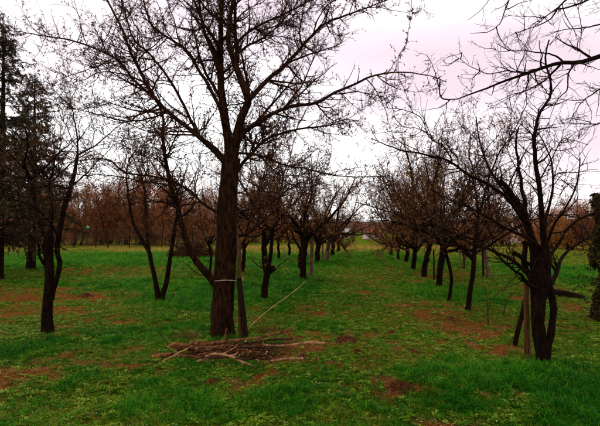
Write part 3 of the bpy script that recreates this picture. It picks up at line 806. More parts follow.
# ------------------------------------------------------------------ spruce at the left edge
def spruce(px, d, H, seed, label):
    rng = np.random.default_rng(seed)
    b = at(px, 240, d); base = np.array([b[0], d, float(terrain(b[0], d))])
    t = thing('spruce_tree', label, 'tree', base)
    K = 30
    P = base + np.stack([.08 * np.sin(np.linspace(0, 3, K)), 0 * np.linspace(0, 1, K), np.linspace(-.1, H, K)], 1)
    trunk_geo(P, np.linspace(.17, .012, K), 12, .1, .3, .2, seed).build('trunk', M['bark_dark'], t, base)
    gb = Geo(); gn = Geo()
    nb = 150
    z = np.sort(1.2 + (H - 1.3) * rng.random(nb) ** .85)
    az = np.cumsum(np.full(nb, 2.4)) + rng.normal(size=nb) * .3
    L = (0.25 + 0.34 * (H - z)) * (0.65 + .5 * rng.random(nb)); L = np.minimum(L, 2.3)
    p0 = base + np.stack([0 * z, 0 * z, z], 1)
    d0 = np.stack([np.cos(az), np.sin(az), .25 - .45 * (1 - z / H) + .1 * rng.normal(size=nb)], 1)
    A = grow(rng, p0, d0, L, 8, .07, -.035)
    A[:, -3:, 2] += np.array([.02, .05, .1])[None] * L[:, None] * .6
    gb.tubes(A, (.006 + .011 * L)[:, None] * np.linspace(1, .25, 8)[None], 4)
    B, RB = spawn(rng, A, np.full(A.shape[:2], .006), 11, .12, 1, (35, 65), (.2, .75), 5, .08, -.10, .7, .006, .4, .4, None, .003)
    gb.tubes(B, RB, 3)
    gb.build('boughs', M['bark_dark'], t, base, True, 'stuff')
    # hanging needle sprays, kept as narrow leaves along the twigs
    for src, per, ll, ww in ((B, 34, (.05, .12), .022), (A, 30, (.05, .11), .022)):
        N, Kp, _ = src.shape
        par = np.repeat(np.arange(N), per); tt = .08 + .92 * rng.random(len(par)); f = tt * (Kp - 1); i = np.minimum(f.astype(int), Kp - 2); u = (f - i)[:, None]
        p = src[par, i] * (1 - u) + src[par, i + 1] * u; tan = norm(src[par, i + 1] - src[par, i])
        dd = norm(tan * .8 + rng.normal(size=p.shape) * .5 + np.array([0, 0, -.35]))
        gn.leaves(p, dd, ll[0] + (ll[1] - ll[0]) * rng.random(len(p)), ww, rng, .1)
    gn.build('needles', M['needle'], t, base, True, 'stuff')
spruce(-2, 15.5, 8.6, 5, 'tall dark spruce cut by the left edge of the picture')
spruce(31, 19.0, 7.7, 8, 'shorter dark spruce behind the slim tree at far left')

# ------------------------------------------------------------------ trees and thickets behind the orchard
def thicket_proto(seed, H, W, stems, twig, bark, n1=7, dense=1.0, bud=None, up=.06):
    """a many stemmed bare tree made of thin rods: trunk part and crown part"""
    rng = np.random.default_rng(seed)
    gt = Geo(); gc = Geo()
    p0 = np.zeros((stems, 3)); p0[:, :2] = rng.normal(size=(stems, 2)) * W * .10; p0[:, 2] = -.15
    az = rng.random(stems) * 6.28; tilt = .15 + .35 * rng.random(stems)
    d0 = np.stack([np.cos(az) * tilt, np.sin(az) * tilt, np.ones(stems)], 1)
    S = grow(rng, p0, d0, H * (.7 + .35 * rng.random(stems)), 9, .10, .03)
    RS = (.055 + .03 * rng.random(stems))[:, None] * np.linspace(1, .18, 9)[None]
    gt.tubes(S, RS, 5)
    A, RA = spawn(rng, S, RS, n1 * dense, .08, 1, (30, 75), (W * .25, W * .62), 5, .16, up, .6, .03, .3, .55, None, .012)
    gc.tubes(A, RA, 3)
    B, RB = spawn(rng, A, RA, 5.5 * dense, .1, 1, (30, 75), (.35, 1.0), 3, .2, .08, .7, .013, .5, .3, None, .008)
    gc.tubes(B, RB, 3)
    Cc, RC = spawn(rng, B, RB, 7 * dense, .1, 1, (25, 75), (.18, .5), 2, .2, .05, .8, .008, .5, .2, None, .0065)
    gc.cones(Cc[:, 0], Cc[:, 1], RC[:, 0])
    t = thing('bare_tree', 'x', 'tree', (0, 0, 0))
    gt.build('trunk', M[bark], t); gc.build('crown', M[twig], t)
    if bud:
        gb = Geo(); bud_clusters(rng, gb, Cc, .8, 1, (.06, .14)); gb.build('dead_leaves', M[bud], t, None, True, 'stuff')
    return t

def copy_tree(src):
    c = src.copy(); C.objects.link(c)
    for ch in src.children:
        k = ch.copy(); C.objects.link(k); k.parent = c
    return c

protos = {
    'red': thicket_proto(1, 5.6, 3.0, 6, 'twig_red', 'bark_dark', 7, 1.35, 'bud_rust'),
    'red2': thicket_proto(2, 4.8, 3.2, 8, 'twig_red', 'bark_dark', 7, 1.3, 'bud_rust'),
    'orange': thicket_proto(3, 3.4, 2.8, 10, 'twig_orange', 'bark_dark', 7, 1.15, 'bud_rust'),
    'mauve': thicket_proto(4, 6.5, 3.4, 5, 'twig_mauve', 'bark_dark', 6, .9),
}
used = set()
def place(kind, px, d, s, rz, label, group, sz=None):
    o = protos[kind] if kind not in used else copy_tree(protos[kind])
    used.add(kind)
    x = (px - 300) / FPX * d
    o.location = (x, d, float(terrain(x, d)))
    o.rotation_euler = (0, 0, rz)
    o.scale = (s, s, sz or s)
    tag(o, label, 'tree', group)
    return o

rngp = random.Random(4)
ORD = ['first', 'second', 'third', 'fourth', 'fifth', 'sixth', 'seventh', 'eighth', 'ninth', 'tenth', 'eleventh', 'twelfth', 'thirteenth', 'fourteenth', 'fifteenth', 'sixteenth', 'seventeenth', 'eighteenth', 'nineteenth', 'twentieth']
G1 = 'bare trees of the brown line beyond the wire fence'
left = [(-60, 46, 1.0), (-40, 50, 1.0), (-22, 47, 1.05), (-4, 50, 1.0), (12, 47, 1.1), (28, 50, 1.0), (44, 48, 1.15), (60, 51, 1.1), (76, 46, 1.0), (92, 50, 1.2), (108, 47, 1.15), (124, 50, 1.25), (140, 48, 1.2), (156, 52, 1.15), (172, 47, 1.1), (188, 50, 1.0), (206, 53, 1.0), (226, 56, 1.0), (246, 57, 1.0), (266, 60, 1.0)]
for i, (px, d, s) in enumerate(left):
    place('red' if i % 2 else 'red2', px, d, s, rngp.random() * 6.28, '%s rust brown bare tree from the left in the line beyond the fence' % ORD[i], G1, s * (1.1 + .3 * rngp.random()))
G2 = 'low orange brown bushes beyond the fence'
low = [(-30, 56), (15, 58), (62, 57), (108, 58), (152, 58), (196, 60), (228, 60)]
for i, (px, d) in enumerate(low):
    o = place('orange', px, d, 1.35 + .25 * rngp.random(), rngp.random() * 6.28, '%s low orange brown bush from the left, behind the rust brown trees' % ORD[i], G2)
G3 = 'tall mauve bare trees farthest off'
for i, (px, d, s) in enumerate([(20, 74, 1.2), (70, 72, 1.25), (118, 74, 1.35), (160, 70, 1.2), (205, 78, 1.1), (255, 80, 1.05), (300, 84, 1.0), (335, 96, .95), (352, 104, .8), (402, 100, .85), (432, 90, .95), (470, 84, .95), (505, 90, .85), (620, 80, .95)]):
    place('mauve', px, d, s * 1.25, rngp.random() * 6.28, '%s tall mauve grey bare tree from the left on the skyline' % ORD[i], G3)
G4 = 'rust brown bushes behind the right row'
for i, (px, d, s, k) in enumerate([(282, 66, .9, 'red2'), (304, 68, .85, 'red2'), (322, 72, .8, 'red'), (412, 60, .9, 'red2'), (436, 54, .8, 'red2'), (458, 50, .85, 'orange'), (480, 47, .9, 'red2'), (502, 50, .9, 'orange')]):
    place(k, px, d, s, rngp.random() * 6.28, '%s rust brown bush from the left behind the far ends of the rows' % ORD[i], G4)
G5 = 'orange brown bushes at the right'
for i, (px, d, s, k) in enumerate([(530, 44, 1.0, 'orange'), (552, 40, 1.05, 'orange'), (572, 37, 1.0, 'orange'), (594, 36, 1.0, 'red2'), (620, 34, 1.0, 'orange'), (563, 46, .85, 'red2')]):
    place(k, px, d, s, rngp.random() * 6.28, '%s orange brown bush from the many stemmed tree towards the right edge' % ORD[i], G5)

# ------------------------------------------------------------------ wire fence on the left
def fence():
    d = 41.0
    P0 = gpt(-90, 247.5)
    t = thing('wire_fence', 'sagging wire fence with thin dark posts before the rust brown trees', 'fence', P0)
    rng = np.random.default_rng(3)
    xs_ = [(-90, 0), (-62, .05), (-28, 0), (4, 0), (35, .03), (72, .06), (98, 0), (131, 0), (160, .1), (192, 0), (226, 0)]
    pos = []
    for k, (px, lean) in enumerate(xs_):
        x = (px - 300) / FPX * d; y = d + .5 * math.sin(k * 1.7); z = float(terrain(x, y)); pos.append((x, y, z))
        L = 1.75 + .2 * rng.random()
        P = np.array([[x, y, z - .2], [x + lean * L * .5, y, z + L * .5], [x + lean * L, y, z + L]])
        g_ = Geo(); g_.tubes(catmull(P, 5)[None], np.full((1, 5), .045), 6, True, .1, k); g_.build('post', M['post_dark'], t, P0)
    x = (110 - 300) / FPX * d; z = float(terrain(x, d))
    g_ = Geo(); g_.tubes(catmull([[x, d - .2, z - .1], [x - .3, d - .1, z + .9], [x - .62, d, z + 1.75]], 5)[None], np.full((1, 5), .06), 6, True, .1, 3); g_.build('post', M['post_dark'], t, P0, True, None, 'slanting brace post')
    for h in (.25, .7, 1.15, 1.6):
        pts = []
        for a, b in zip(pos[:-1], pos[1:]):
            for u in (0, .33, .66):
                pts.append([a[0] + (b[0] - a[0]) * u, a[1] + (b[1] - a[1]) * u - .05, a[2] + (b[2] - a[2]) * u + h - .06 * math.sin(u * 3.14)])
        g_ = Geo(); g_.tubes(np.array(pts)[None], np.full((1, len(pts)), .006), 3); g_.build('wire', M['wire'], t, P0)
    g_ = Geo()
    for a, b in zip(pos[:-1], pos[1:]):
        L = b[0] - a[0]
        for sgn in (1, -1):
            u0 = np.arange(-1.4, L, .14)
            for u in u0:
                ua, ub = (u, u + 1.4)
                za, zb = (.2, 1.6) if sgn > 0 else (1.6, .2)
                ca_, cb_ = max(ua, 0), min(ub, L)
                if cb_ <= ca_: continue
                f = lambda q: np.array([a[0] + q, a[1] + (b[1] - a[1]) * q / L - .05, a[2] + (b[2] - a[2]) * q / L + za + (zb - za) * (q - ua) / 1.4])
                g_.tubes(np.stack([f(ca_), f(cb_)])[None], np.full((1, 2), .004), 3)
    g_.build('wire_mesh', M['wire'], t, P0, True, 'stuff')
fence()
m_, nt_, p_ = new_mat('green_plastic'); p_.inputs['Base Color'].default_value = (.015, .19, .05, 1); p_.inputs['Roughness'].default_value = .5
def green_ball():
    d = 40.7; c = at(88, 227.5, d)
    g_ = Geo(); n = 14
    th = np.linspace(.02, math.pi - .02, n)
    P = c + np.stack([0 * th, 0 * th, -.14 * np.cos(th)], 1)
    g_.tubes(P[None], (.14 * np.sin(th))[None], 16, True)
    o = g_.build('green_ball', None, None, c)
    o.data.materials.append(m_)
    g2 = Geo(); g2.tubes(np.array([[c[0], c[1], c[2] - .13], [c[0] + .02, c[1] + .2, c[2] - .35]])[None], np.full((1, 2), .012), 4)
    k = g2.build('cord', M['wire'], o, c)
    tag(o, 'small round bright green ball hanging at the wire fence', 'ball')
green_ball()

# ------------------------------------------------------------------ far houses
def flat_mat(name, a, b, sc=3):
    return bark_mat(name, a, b, sc, .2, None, 1.0)
M['plaster'] = flat_mat('pale_plaster', (.42, .34, .32), (.56, .47, .44)); M['rooftile'] = flat_mat('red_roof', (.20, .06, .03), (.32, .11, .055), 2)
M['pale_roof'] = flat_mat('pale_roof', (.40, .34, .34), (.58, .52, .52), 2); M['window'] = flat_mat('dark_window', (.03, .03, .035), (.06, .06, .07)); M['door'] = flat_mat('brown_door', (.08, .04, .02), (.12, .06, .03))
def house(px, d, W, Dp, H, RH, label, roofm, rz=0.0):
    x = (px - 300) / FPX * d; base = np.array([x, d, float(terrain(x, d)) - .1])
    t = thing('house', label, 'house', base); t.rotation_euler = (0, 0, rz)
    g_ = Geo(); g_.box((0, 0, H / 2), (W, Dp, H))
    g_.add([[-W / 2, -Dp / 2, H], [-W / 2, Dp / 2, H], [-W / 2, 0, H + RH], [W / 2, -Dp / 2, H], [W / 2, Dp / 2, H], [W / 2, 0, H + RH]], None, [[0, 2, 1], [3, 4, 5]])
    g_.build('wall', M['plaster'], t, None, False)
    g_ = Geo()
    o = .35; s = RH / (Dp / 2)
    for sg in (-1, 1):
        y0, z0 = sg * (Dp / 2 + o), H - o * s + .03
        v = [[-W / 2 - o, y0, z0], [W / 2 + o, y0, z0], [W / 2 + o, 0, H + RH + .03], [-W / 2 - o, 0, H + RH + .03]]
        v += [[a, b, c + .12] for a, b, c in v]
        g_.add(v, [[0, 1, 2, 3], [4, 7, 6, 5], [0, 4, 5, 1], [1, 5, 6, 2], [2, 6, 7, 3], [3, 7, 4, 0]])
    rf = g_.build('roof', roofm, t, None, False)
    Geo().box((W * .22, .4, H + RH + .25), (.5, .5, 1.1)).build('chimney', M['rooftile'], rf, None, False)
    for wx in (-.3, .12):
        w = Geo().box((wx * W, -Dp / 2 - .01, H * .55), (.9, .06, 1.0)).build('window', M['window'], t, None, False)
        g2 = Geo()
        for cx, cz, sx, sz_ in ((0, .54, 1.06, .08), (0, -.54, 1.06, .08), (-.49, 0, .08, 1.0), (.49, 0, .08, 1.0), (0, 0, .05, 1.0)):
            g2.box((wx * W + cx, -Dp / 2 - .04, H * .55 + cz), (sx, .06, sz_))
        g2.build('frame', M['plaster'], w, None, False)
    Geo().box((.36 * W, -Dp / 2 - .01, 1.0), (.9, .07, 2.0)).build('door', M['door'], t, None, False)
house(373, 150, 5.6, 5, 2.1, 1.6, 'small far house with a red roof at the end of the grass aisle', M['rooftile'], .1)
house(341, 165, 6, 5, 2.2, 1.3, 'pale far house left of the red roofed one', M['pale_roof'], -.2)
house(511, 66, 3.2, 4, 1.6, 1.2, 'pale roofed shed left of the many stemmed tree', M['pale_roof'], .5)
house(541, 70, 3.4, 4, 1.8, 1.2, 'pale roofed shed seen behind the fork of the many stemmed tree', M['pale_roof'], -.3)

# ------------------------------------------------------------------ brush heap, log, ivy, stakes, stalks
def brush_heap():
    rng = np.random.default_rng(6)
    b = gpt(193, 257)
    n = 900
    u = rng.random((n, 3))
    a = u[:, 0] * 6.28; rad = np.sqrt(u[:, 1])
    hh = u[:, 2] * (1 - rad ** 2) * .95
    c = b + np.stack([np.cos(a) * rad * 1.25, np.sin(a) * rad * .9, hh], 1)
    d = norm(np.stack([rng.normal(size=n) * 1.2, rng.normal(size=n) * .8, rng.normal(size=n) * .30], 1))
    P = grow(rng, c - d * .45, d, .5 + .7 * rng.random(n), 5, .12, 0)
    P[:, :, 2] = np.maximum(P[:, :, 2], b[2] + .01)
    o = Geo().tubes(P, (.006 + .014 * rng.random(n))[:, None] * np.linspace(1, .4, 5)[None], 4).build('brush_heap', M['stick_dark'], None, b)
    tag(o, 'large dark heap of brushwood on the grass left of the big tree', 'brush heap')
brush_heap()

def rod(name, label, cat, pts, d0, d1, w0, w1, mat, K=14, sides=10, rough=.06, group=None, parent=None, base=None, seed=0, bury=0.0):
    """pts are photograph points; widths in pixels"""
    dm = (d0 + d1) / 2
    P, Rr = limb_from_px(pts, d0, d1, px_r(w0, dm), px_r(w1, dm), K)
    if bury: P[0, 2] -= bury
    b = P[0] if base is None else base
    o = Geo().tubes(P[None], Rr[None], sides, True, rough, seed).build(name, mat, parent, b)
    if parent is None: tag(o, label, cat, group)
    return o, P, Rr

Dm = gd(222, 337)
rod('wooden_stake', 'pale brown stake bound upright against the big trunk', 'stake', [(241, 338), (240, 310), (239.5, 280), (239, 250), (238.5, 226)], Dm - .10, Dm - .10, 4.4, 4, M['stake'], 20, 10, .08, bury=.1)
rod('prop_post', 'black wooden post leaning against the big trunk below the twine', 'post', [(245.5, 337), (243.5, 318), (241, 298), (239, 278)], Dm - .22, Dm - .20, 6.2, 5.6, M['post_dark'], 16, 10, .08, bury=.1)
th = np.linspace(0, 2 * math.pi, 40)
tc_ = at(229, 279, Dm)
tw_ = np.stack([tc_[0] + .215 * np.cos(th), tc_[1] - .04 + .235 * np.sin(th), tc_[2] + .012 * np.sin(3 * th)], 1)
tag(Geo().tubes(tw_[None], np.full((1, 40), .006), 5).build('twine', M['twine'], None, tc_), 'pale twine tied round the big trunk and its stake', 'twine')

Dr = gd(541, 363)
rod('wooden_stake', 'brown stake standing beside the many stemmed tree', 'stake', [(528, 356), (527.5, 335), (526.5, 310), (526.5, 280)], gd(528, 355), gd(528, 355), 6.2, 5, M['stake'], 16, 10, .16, bury=.08)
rod('prop_post', 'dark post slanting towards the many stemmed tree', 'post', [(514.5, 346), (518, 330), (522, 315), (526, 298)], gd(515, 346), gd(515, 346) - .25, 5, 4.6, M['post_dark'], 14, 10, .08, bury=.08)
rod('wooden_stake', 'pale upright stake between two trees of the left row', 'stake', [(311, 278), (311.3, 262), (312, 248), (312.6, 236)], gd(311, 277), gd(311, 277), 3.6, 3.2, M['bark_pale'], 12, 8, .08, bury=.1)
rod('wooden_stake', 'thin pale stake in the left row behind the thicker one', 'stake', [(322.5, 263), (322.7, 252), (323, 242)], gd(322, 262), gd(322, 262), 1.6, 1.5, M['bark_pale'], 8, 8, .05, bury=.1)
rod('wooden_stake', 'thin dark stake beside the pale grey trunk at right', 'stake', [(483.5, 277), (483, 262), (482.5, 250)], gd(483, 277), gd(483, 277), 2, 1.8, M['post_dark'], 8, 8, .05, bury=.1)
rod('wooden_stake', 'thin dark stake left of the thickest trunk of the right row', 'stake', [(434, 281), (434, 265), (433.6, 250)], gd(434, 281), gd(434, 281), 1.8, 1.6, M['post_dark'], 8, 8, .05, bury=.1)
rod('dry_stalk', 'long thin straw coloured stalk slanting up from the branch pile', 'stalk', [(246, 331), (256, 321), (270, 309), (288, 296), (303, 284), (306, 280)], gd(246, 331) - .02, gd(246, 331) + .5, 1.5, .8, M['straw'], 16, 5, 0, bury=.03)
# arching suckers at the right
for pts, lab in [([(488, 326), (488, 312), (491, 302), (497, 294), (503, 288)], 'thin arching sucker curving right near the many stemmed tree'),
                 ([(489, 326), (487.5, 312), (487, 300), (485, 286)], 'thin upright sucker near the many stemmed tree'),
                 ([(503, 316), (506, 303), (512, 293)], 'short thin sucker beside the slanting dark post')]:
    dd_ = gd(pts[0][0], pts[0][1])
    o, P, Rr = rod('sucker', lab, 'sapling', pts, dd_, dd_ + .1, 1.3, .7, M['twig_grey'], 12, 5, 0, bury=.03)
    rg = np.random.default_rng(int(pts[0][0]))
    S, RS = spawn(rg, P[None], Rr[None], 14, .3, 1, (30, 60), (.04, .16), 3, .1, .05, .7, .004, .5, .2, None, .0016)
    k_ = Geo().tubes(S, RS, 3).build('twigs', M['twig_grey'], None, P[0]); k_.location = (0, 0, 0); k_.parent = o; k_['kind'] = 'stuff'

def ivy_trunk():
    rng = np.random.default_rng(12)
    b = gpt(612, 322); D = b[1]
    t = thing('ivy_covered_trunk', 'dark trunk wrapped in ivy at the right edge of the picture', 'tree', b)
    P = catmull([b + [0, 0, -.1], b + [.02, 0, .7], b + [-.03, .02, 1.5], b + [.02, .04, 2.15]], 24)
    trunk_geo(P, np.linspace(.14, .08, 24), 16, .15, .3, .12, 9, True).build('trunk', M['bark_dark'], t, b)
    n = 5200
    z = rng.random(n) * 2.2; a = rng.random(n) * 6.28
    wid = (.12 + .42 * (fbm(z * 2.6, np.cos(a) + 3, 4, 3) - .22)) * (1.1 - .30 * z / 2.2)
    rr = wid * (.5 + .5 * rng.random(n) ** .5)
    p = b + np.stack([np.cos(a) * rr, np.sin(a) * rr, z], 1)
    d = norm(np.stack([np.cos(a), np.sin(a), -.7 + .4 * rng.normal(size=n)], 1) + rng.normal(size=(n, 3)) * .4)
    g_ = Geo(); L = .035 + .04 * rng.random(n); g_.leaves(p, d, L, L * .9, rng, .12)
    g_.build('ivy', M['ivy'], t, b, True, 'stuff')
    m = 60
    z0 = .1 + 1.9 * rng.random(m); a0 = math.pi + rng.normal(size=m) * 1.2
    Pv = grow(rng, b + np.stack([np.cos(a0) * .15, np.sin(a0) * .15, z0], 1), np.stack([np.cos(a0), np.sin(a0), .2 + 0 * a0], 1), .2 + .3 * rng.random(m), 6, .15, -.12)
    Geo().tubes(Pv, np.full((m, 6), .003), 3).build('runners', M['twig'], t, b, True, 'stuff')
    par = rng.integers(0, m, 700); i = rng.integers(1, 6, 700); p = Pv[par, i] + rng.normal(size=(700, 3)) * .02
    g_ = Geo(); g_.leaves(p, norm(rng.normal(size=(700, 3)) + np.array([0, 0, -.6])), .03 + .03 * rng.random(700), .035, rng, .1); g_.build('ivy', M['ivy'], t, b, True, 'stuff')
ivy_trunk()
dl = gd(560, 297)
rod('fallen_log', 'dark log lying in the grass between the many stemmed tree and the ivy', 'log', [(553, 293), (563, 294), (575, 296.5), (584, 299)], dl + .3, dl - .2, 9, 7, M['bark_dark'], 20, 14, .12)

# ------------------------------------------------------------------ the pile of cut branches
PILE = 'cut branches in the pile below the big tree'
def cut_branch(label, pts, dz, w0, w1, mat, seed, knots=4, sides=9, dz1=None, fork=None):
    d0 = gd(*pts[0]) if dz is None else dz
    d1 = d0 if dz1 is None else dz1
    rng = np.random.default_rng(seed)
    dm = (d0 + d1) / 2
    P, Rr = limb_from_px(pts, d0, d1, px_r(w0 * .82, dm), px_r(w1 * .82, dm), 22, .003, rng)
    zmin = terrain(P[:, 0], P[:, 1]) + Rr * .6
    P[:, 2] = np.maximum(P[:, 2], zmin)
    base = P[0].copy()
    t = thing('cut_branch', label, 'branch', base, PILE)
    g_ = Geo(); g_.tubes(P[None], Rr[None], sides, False, .03, seed); g_.build('bark', M[mat], t, base)
    for e_, q in ((0, 1), (-1, -2)):
        tn = norm(P[e_] - P[q]); 
        g_ = Geo(); g_.tubes(np.stack([P[e_] - tn * .004, P[e_] + tn * .004])[None], np.full((1, 2), Rr[e_] * .93), sides, True); g_.build('cut_end', M['cut_wood'], t, base, False)
    if knots:
        S, RS = spawn(rng, P[None], Rr[None], knots, .1, .95, (35, 75), (.04, .28), 5, .15, .02, .6, .008, .5, .2, None, .0025)
        if len(S):
            S[:, :, 2] = np.maximum(S[:, :, 2], terrain(S[:, :, 0], S[:, :, 1]) + .004)
            Geo().tubes(S, RS, 4).build('side_twigs', M[mat], t, base, True, 'stuff')
    if fork:
        Pf, Rf = limb_from_px(fork, d0 - .01, d0 - .03, px_r(w1, dm), px_r(w1 * .6, dm), 12)
        Geo().tubes(Pf[None], Rf[None], sides, True, .1, seed).build('fork', M[mat], t, base)
    return t
cut_branch('thickest brown branch lying along the top of the pile', [(190, 343), (203, 344.5), (220, 342.5), (235, 341), (256, 338.5), (268, 336), (282, 332), (294, 329)], 6.36, 5.2, 2.0, 'stick', 1, 6, 12, 6.45)
cut_branch('straight brown branch just below the topmost one, left half', [(173, 346.5), (190, 347.5), (208, 347), (232, 346.5)], 6.3, 4.2, 3.2, 'stick', 2, 3)
cut_branch('stout stub with a pale cut end at the left top', [(169, 347), (175, 343.5), (182, 345), (197, 349)], 6.15, 5.2, 4, 'stick', 3, 2)
cut_branch('brown branch sticking out farthest left of the pile', [(153, 357.5), (163, 355), (173, 354), (187, 355.5), (201, 357), (215, 358.5)], 6.05, 5.2, 3, 'stick', 4, 3)
cut_branch('pale forked branch bent like a bow at the front', [(197, 362.5), (205, 358), (213, 354), (224, 354.5), (234, 357.5), (244, 362), (255, 367.5)], 5.78, 3.8, 2.6, 'stick_pale', 5, 3, 10, 5.66, fork=[(229, 356), (234, 355), (238, 352.5)])
cut_branch('long pale bare branch sticking out farthest right', [(262, 345), (275, 346), (290, 345.5), (306, 343.5), (325, 343.5)], 6.42, 2.6, 3.4, 'stick_pale', 6, 2)
cut_branch('short pale branch end lying low at the right front', [(256, 360), (270, 360.5), (285, 359), (295, 358.5), (303, 358.5)], 5.92, 2.4, 3.4, 'stick_pale', 7, 2)
cut_branch('curved thin brown branch at the front right', [(251, 356), (257, 358), (265, 360), (276, 360), (286, 359)], 5.98, 2.0, 1.4, 'stick', 8, 3)
cut_branch('thin straw coloured branch slanting down at the left front', [(188, 348), (180, 353), (171, 358), (163, 362)], 5.95, 1.5, 1.9, 'straw', 9, 2, 7, 5.78)
cut_branch('dark branch behind the long pale one on the right', [(240, 344), (262, 341.5), (280, 340), (293, 339)], 6.55, 2.6, 2.0, 'stick_dark', 10, 4)
cut_branch('brown twiggy branch rising behind the right side of the pile', [(255, 341), (268, 335), (278, 333), (287, 334)], 6.7, 2.0, 1.2, 'stick', 11, 8)
cut_branch('reddish branch across the middle of the pile below the topmost', [(196, 351), (212, 350), (230, 351), (247, 349)], 6.2, 3, 2, 'stick', 12, 4)
def dry_clump(px, py, n, h, label, seed):
    rng = np.random.default_rng(seed)
    b = gpt(px, py)
    p0 = b + np.stack([rng.normal(size=n) * .13, rng.normal(size=n) * .07, -.01 + 0 * rng.random(n)], 1)
    P = grow(rng, p0, np.stack([rng.normal(size=n) * .7, rng.normal(size=n) * .5, np.ones(n)], 1), h * (.4 + .8 * rng.random(n)), 5, .22, -.12)
    P[:, :, 2] = np.maximum(P[:, :, 2], b[2] - .01)
    o = Geo().tubes(P, np.full((n, 5), .0028) * np.linspace(1, .4, 5)[None], 3).build('dry_weed_clump', M['stick'], None, b)
    tag(o, label, 'dry weeds')
dry_clump(188, 338, 160, .17, 'tangle of dry brown weeds behind the left end of the pile', 1)
dry_clump(270, 333, 180, .19, 'tangle of dry brown weeds behind the right end of the pile', 2)
dry_clump(284, 342, 90, .13, 'small brown weed tangle beside the long pale branch', 3)
rp_ = np.random.default_rng(77)
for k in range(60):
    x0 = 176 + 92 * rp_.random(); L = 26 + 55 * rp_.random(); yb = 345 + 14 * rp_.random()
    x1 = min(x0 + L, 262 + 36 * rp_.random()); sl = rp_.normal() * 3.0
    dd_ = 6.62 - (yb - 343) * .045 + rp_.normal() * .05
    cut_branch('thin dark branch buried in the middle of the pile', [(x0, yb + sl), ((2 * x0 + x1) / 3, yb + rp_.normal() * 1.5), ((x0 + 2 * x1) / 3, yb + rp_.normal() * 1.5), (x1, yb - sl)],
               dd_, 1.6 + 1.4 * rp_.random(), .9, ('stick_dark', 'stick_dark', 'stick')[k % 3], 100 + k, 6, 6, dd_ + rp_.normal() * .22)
# ------------------------------------------------------------------ molehills
MH = 'fresh molehills of reddish soil'
def molehill(px, py, wpx, label, hgt=.55, seed=0):
    rng = np.random.default_rng(seed)
    b = gpt(px, py); w = wpx * b[1] / FPX * .5
    n, k = 34, 16
    th = np.linspace(0, 2 * math.pi, n, endpoint=False); rr = np.linspace(0, 1.25, k)
    T, RR = np.meshgrid(th, rr, indexing='ij')
    lob = 1 + .5 * (fbm(np.cos(T) * 1.3 + seed, np.sin(T) * 1.3, seed, 3) - .5)
    X = np.cos(T) * RR * w * lob; Y = np.sin(T) * RR * w * lob * 1.1
    prof = np.clip(1 - RR ** 1.6, -.2, 1)
    Z = w * hgt * prof * (.8 + .5 * (fbm(X * 9 / w + 3, Y * 9 / w, seed + 3, 3))) + .30 * w * (fbm(X * 5 / w, Y * 5 / w, seed + 8, 3) - .5) * sstep(1.2, .4, RR)
    Z = Z + terrain(b[0] + X, b[1] + Y) - b[2]
    V = np.stack([X, Y, Z], -1).reshape(-1, 3) + b
    idx = np.arange(n * k).reshape(n, k)
    q = np.stack([idx[:, :-1], np.roll(idx, -1, 0)[:, :-1], np.roll(idx, -1, 0)[:, 1:], idx[:, 1:]], -1).reshape(-1, 4)
    o = mesh_obj('molehill', V, q, None, M['soil'], None, b)
    tag(o, label, 'molehill', MH)
    # loose crumbs
    m = 130
    a = rng.random(m) * 6.28; r = w * np.sqrt(rng.random(m)) * 1.35
    x = np.cos(a) * r; y = np.sin(a) * r
    z = terrain(b[0] + x, b[1] + y) - b[2] + w * hgt * np.clip(1 - (r / w) ** 1.6, 0, 1) * .95
    s = w * (.03 + .09 * rng.random(m) ** 2)
    oc = np.array([[1, 0, 0], [0, 1, 0], [-1, 0, 0], [0, -1, 0], [0, 0, 1], [0, 0, -1]], float)
    Vc = np.stack([x, y, z], -1)[:, None] + oc[None] * s[:, None, None] * (.6 + .7 * rng.random((m, 6, 1)))
    tri = np.array([[0, 1, 4], [1, 2, 4], [2, 3, 4], [3, 0, 4], [1, 0, 5], [2, 1, 5], [3, 2, 5], [0, 3, 5]])
    g_ = Geo(); g_.add(Vc.reshape(-1, 3), None, (np.arange(m)[:, None, None] * 6 + tri[None]).reshape(-1, 3))
    c = g_.build('crumbs', M['soil'], o, None, False, 'stuff')
molehill(346, 342, 27, 'wide dark molehill right of the long pale cut branch', .38, 1)
molehill(357, 353, 12, 'small molehill in front of the wide one right of the pile', .6, 2)
molehill(402, 389, 27, 'big reddish molehill nearest the camera in the grass aisle', .55, 3)
molehill(413, 353, 16, 'low molehill in the aisle, farther off than the big one', .4, 4)
molehill(392, 333, 11, 'little molehill farthest up the aisle', .45, 5)
molehill(213, 383, 24, 'flat reddish molehill in front of the pale forked branch', .32, 6)
molehill(286, 377, 22, 'low crumbly molehill at the right front of the pile', .22, 7)
molehill(304, 357, 13, 'small molehill beside the short pale branch end', .4, 8)
molehill(86, 296, 13, 'small dark molehill between the slim tree and the two stemmed one', .5, 9)
molehill(452, 319, 12, 'small molehill in front of the thin crooked tree', .4, 10)

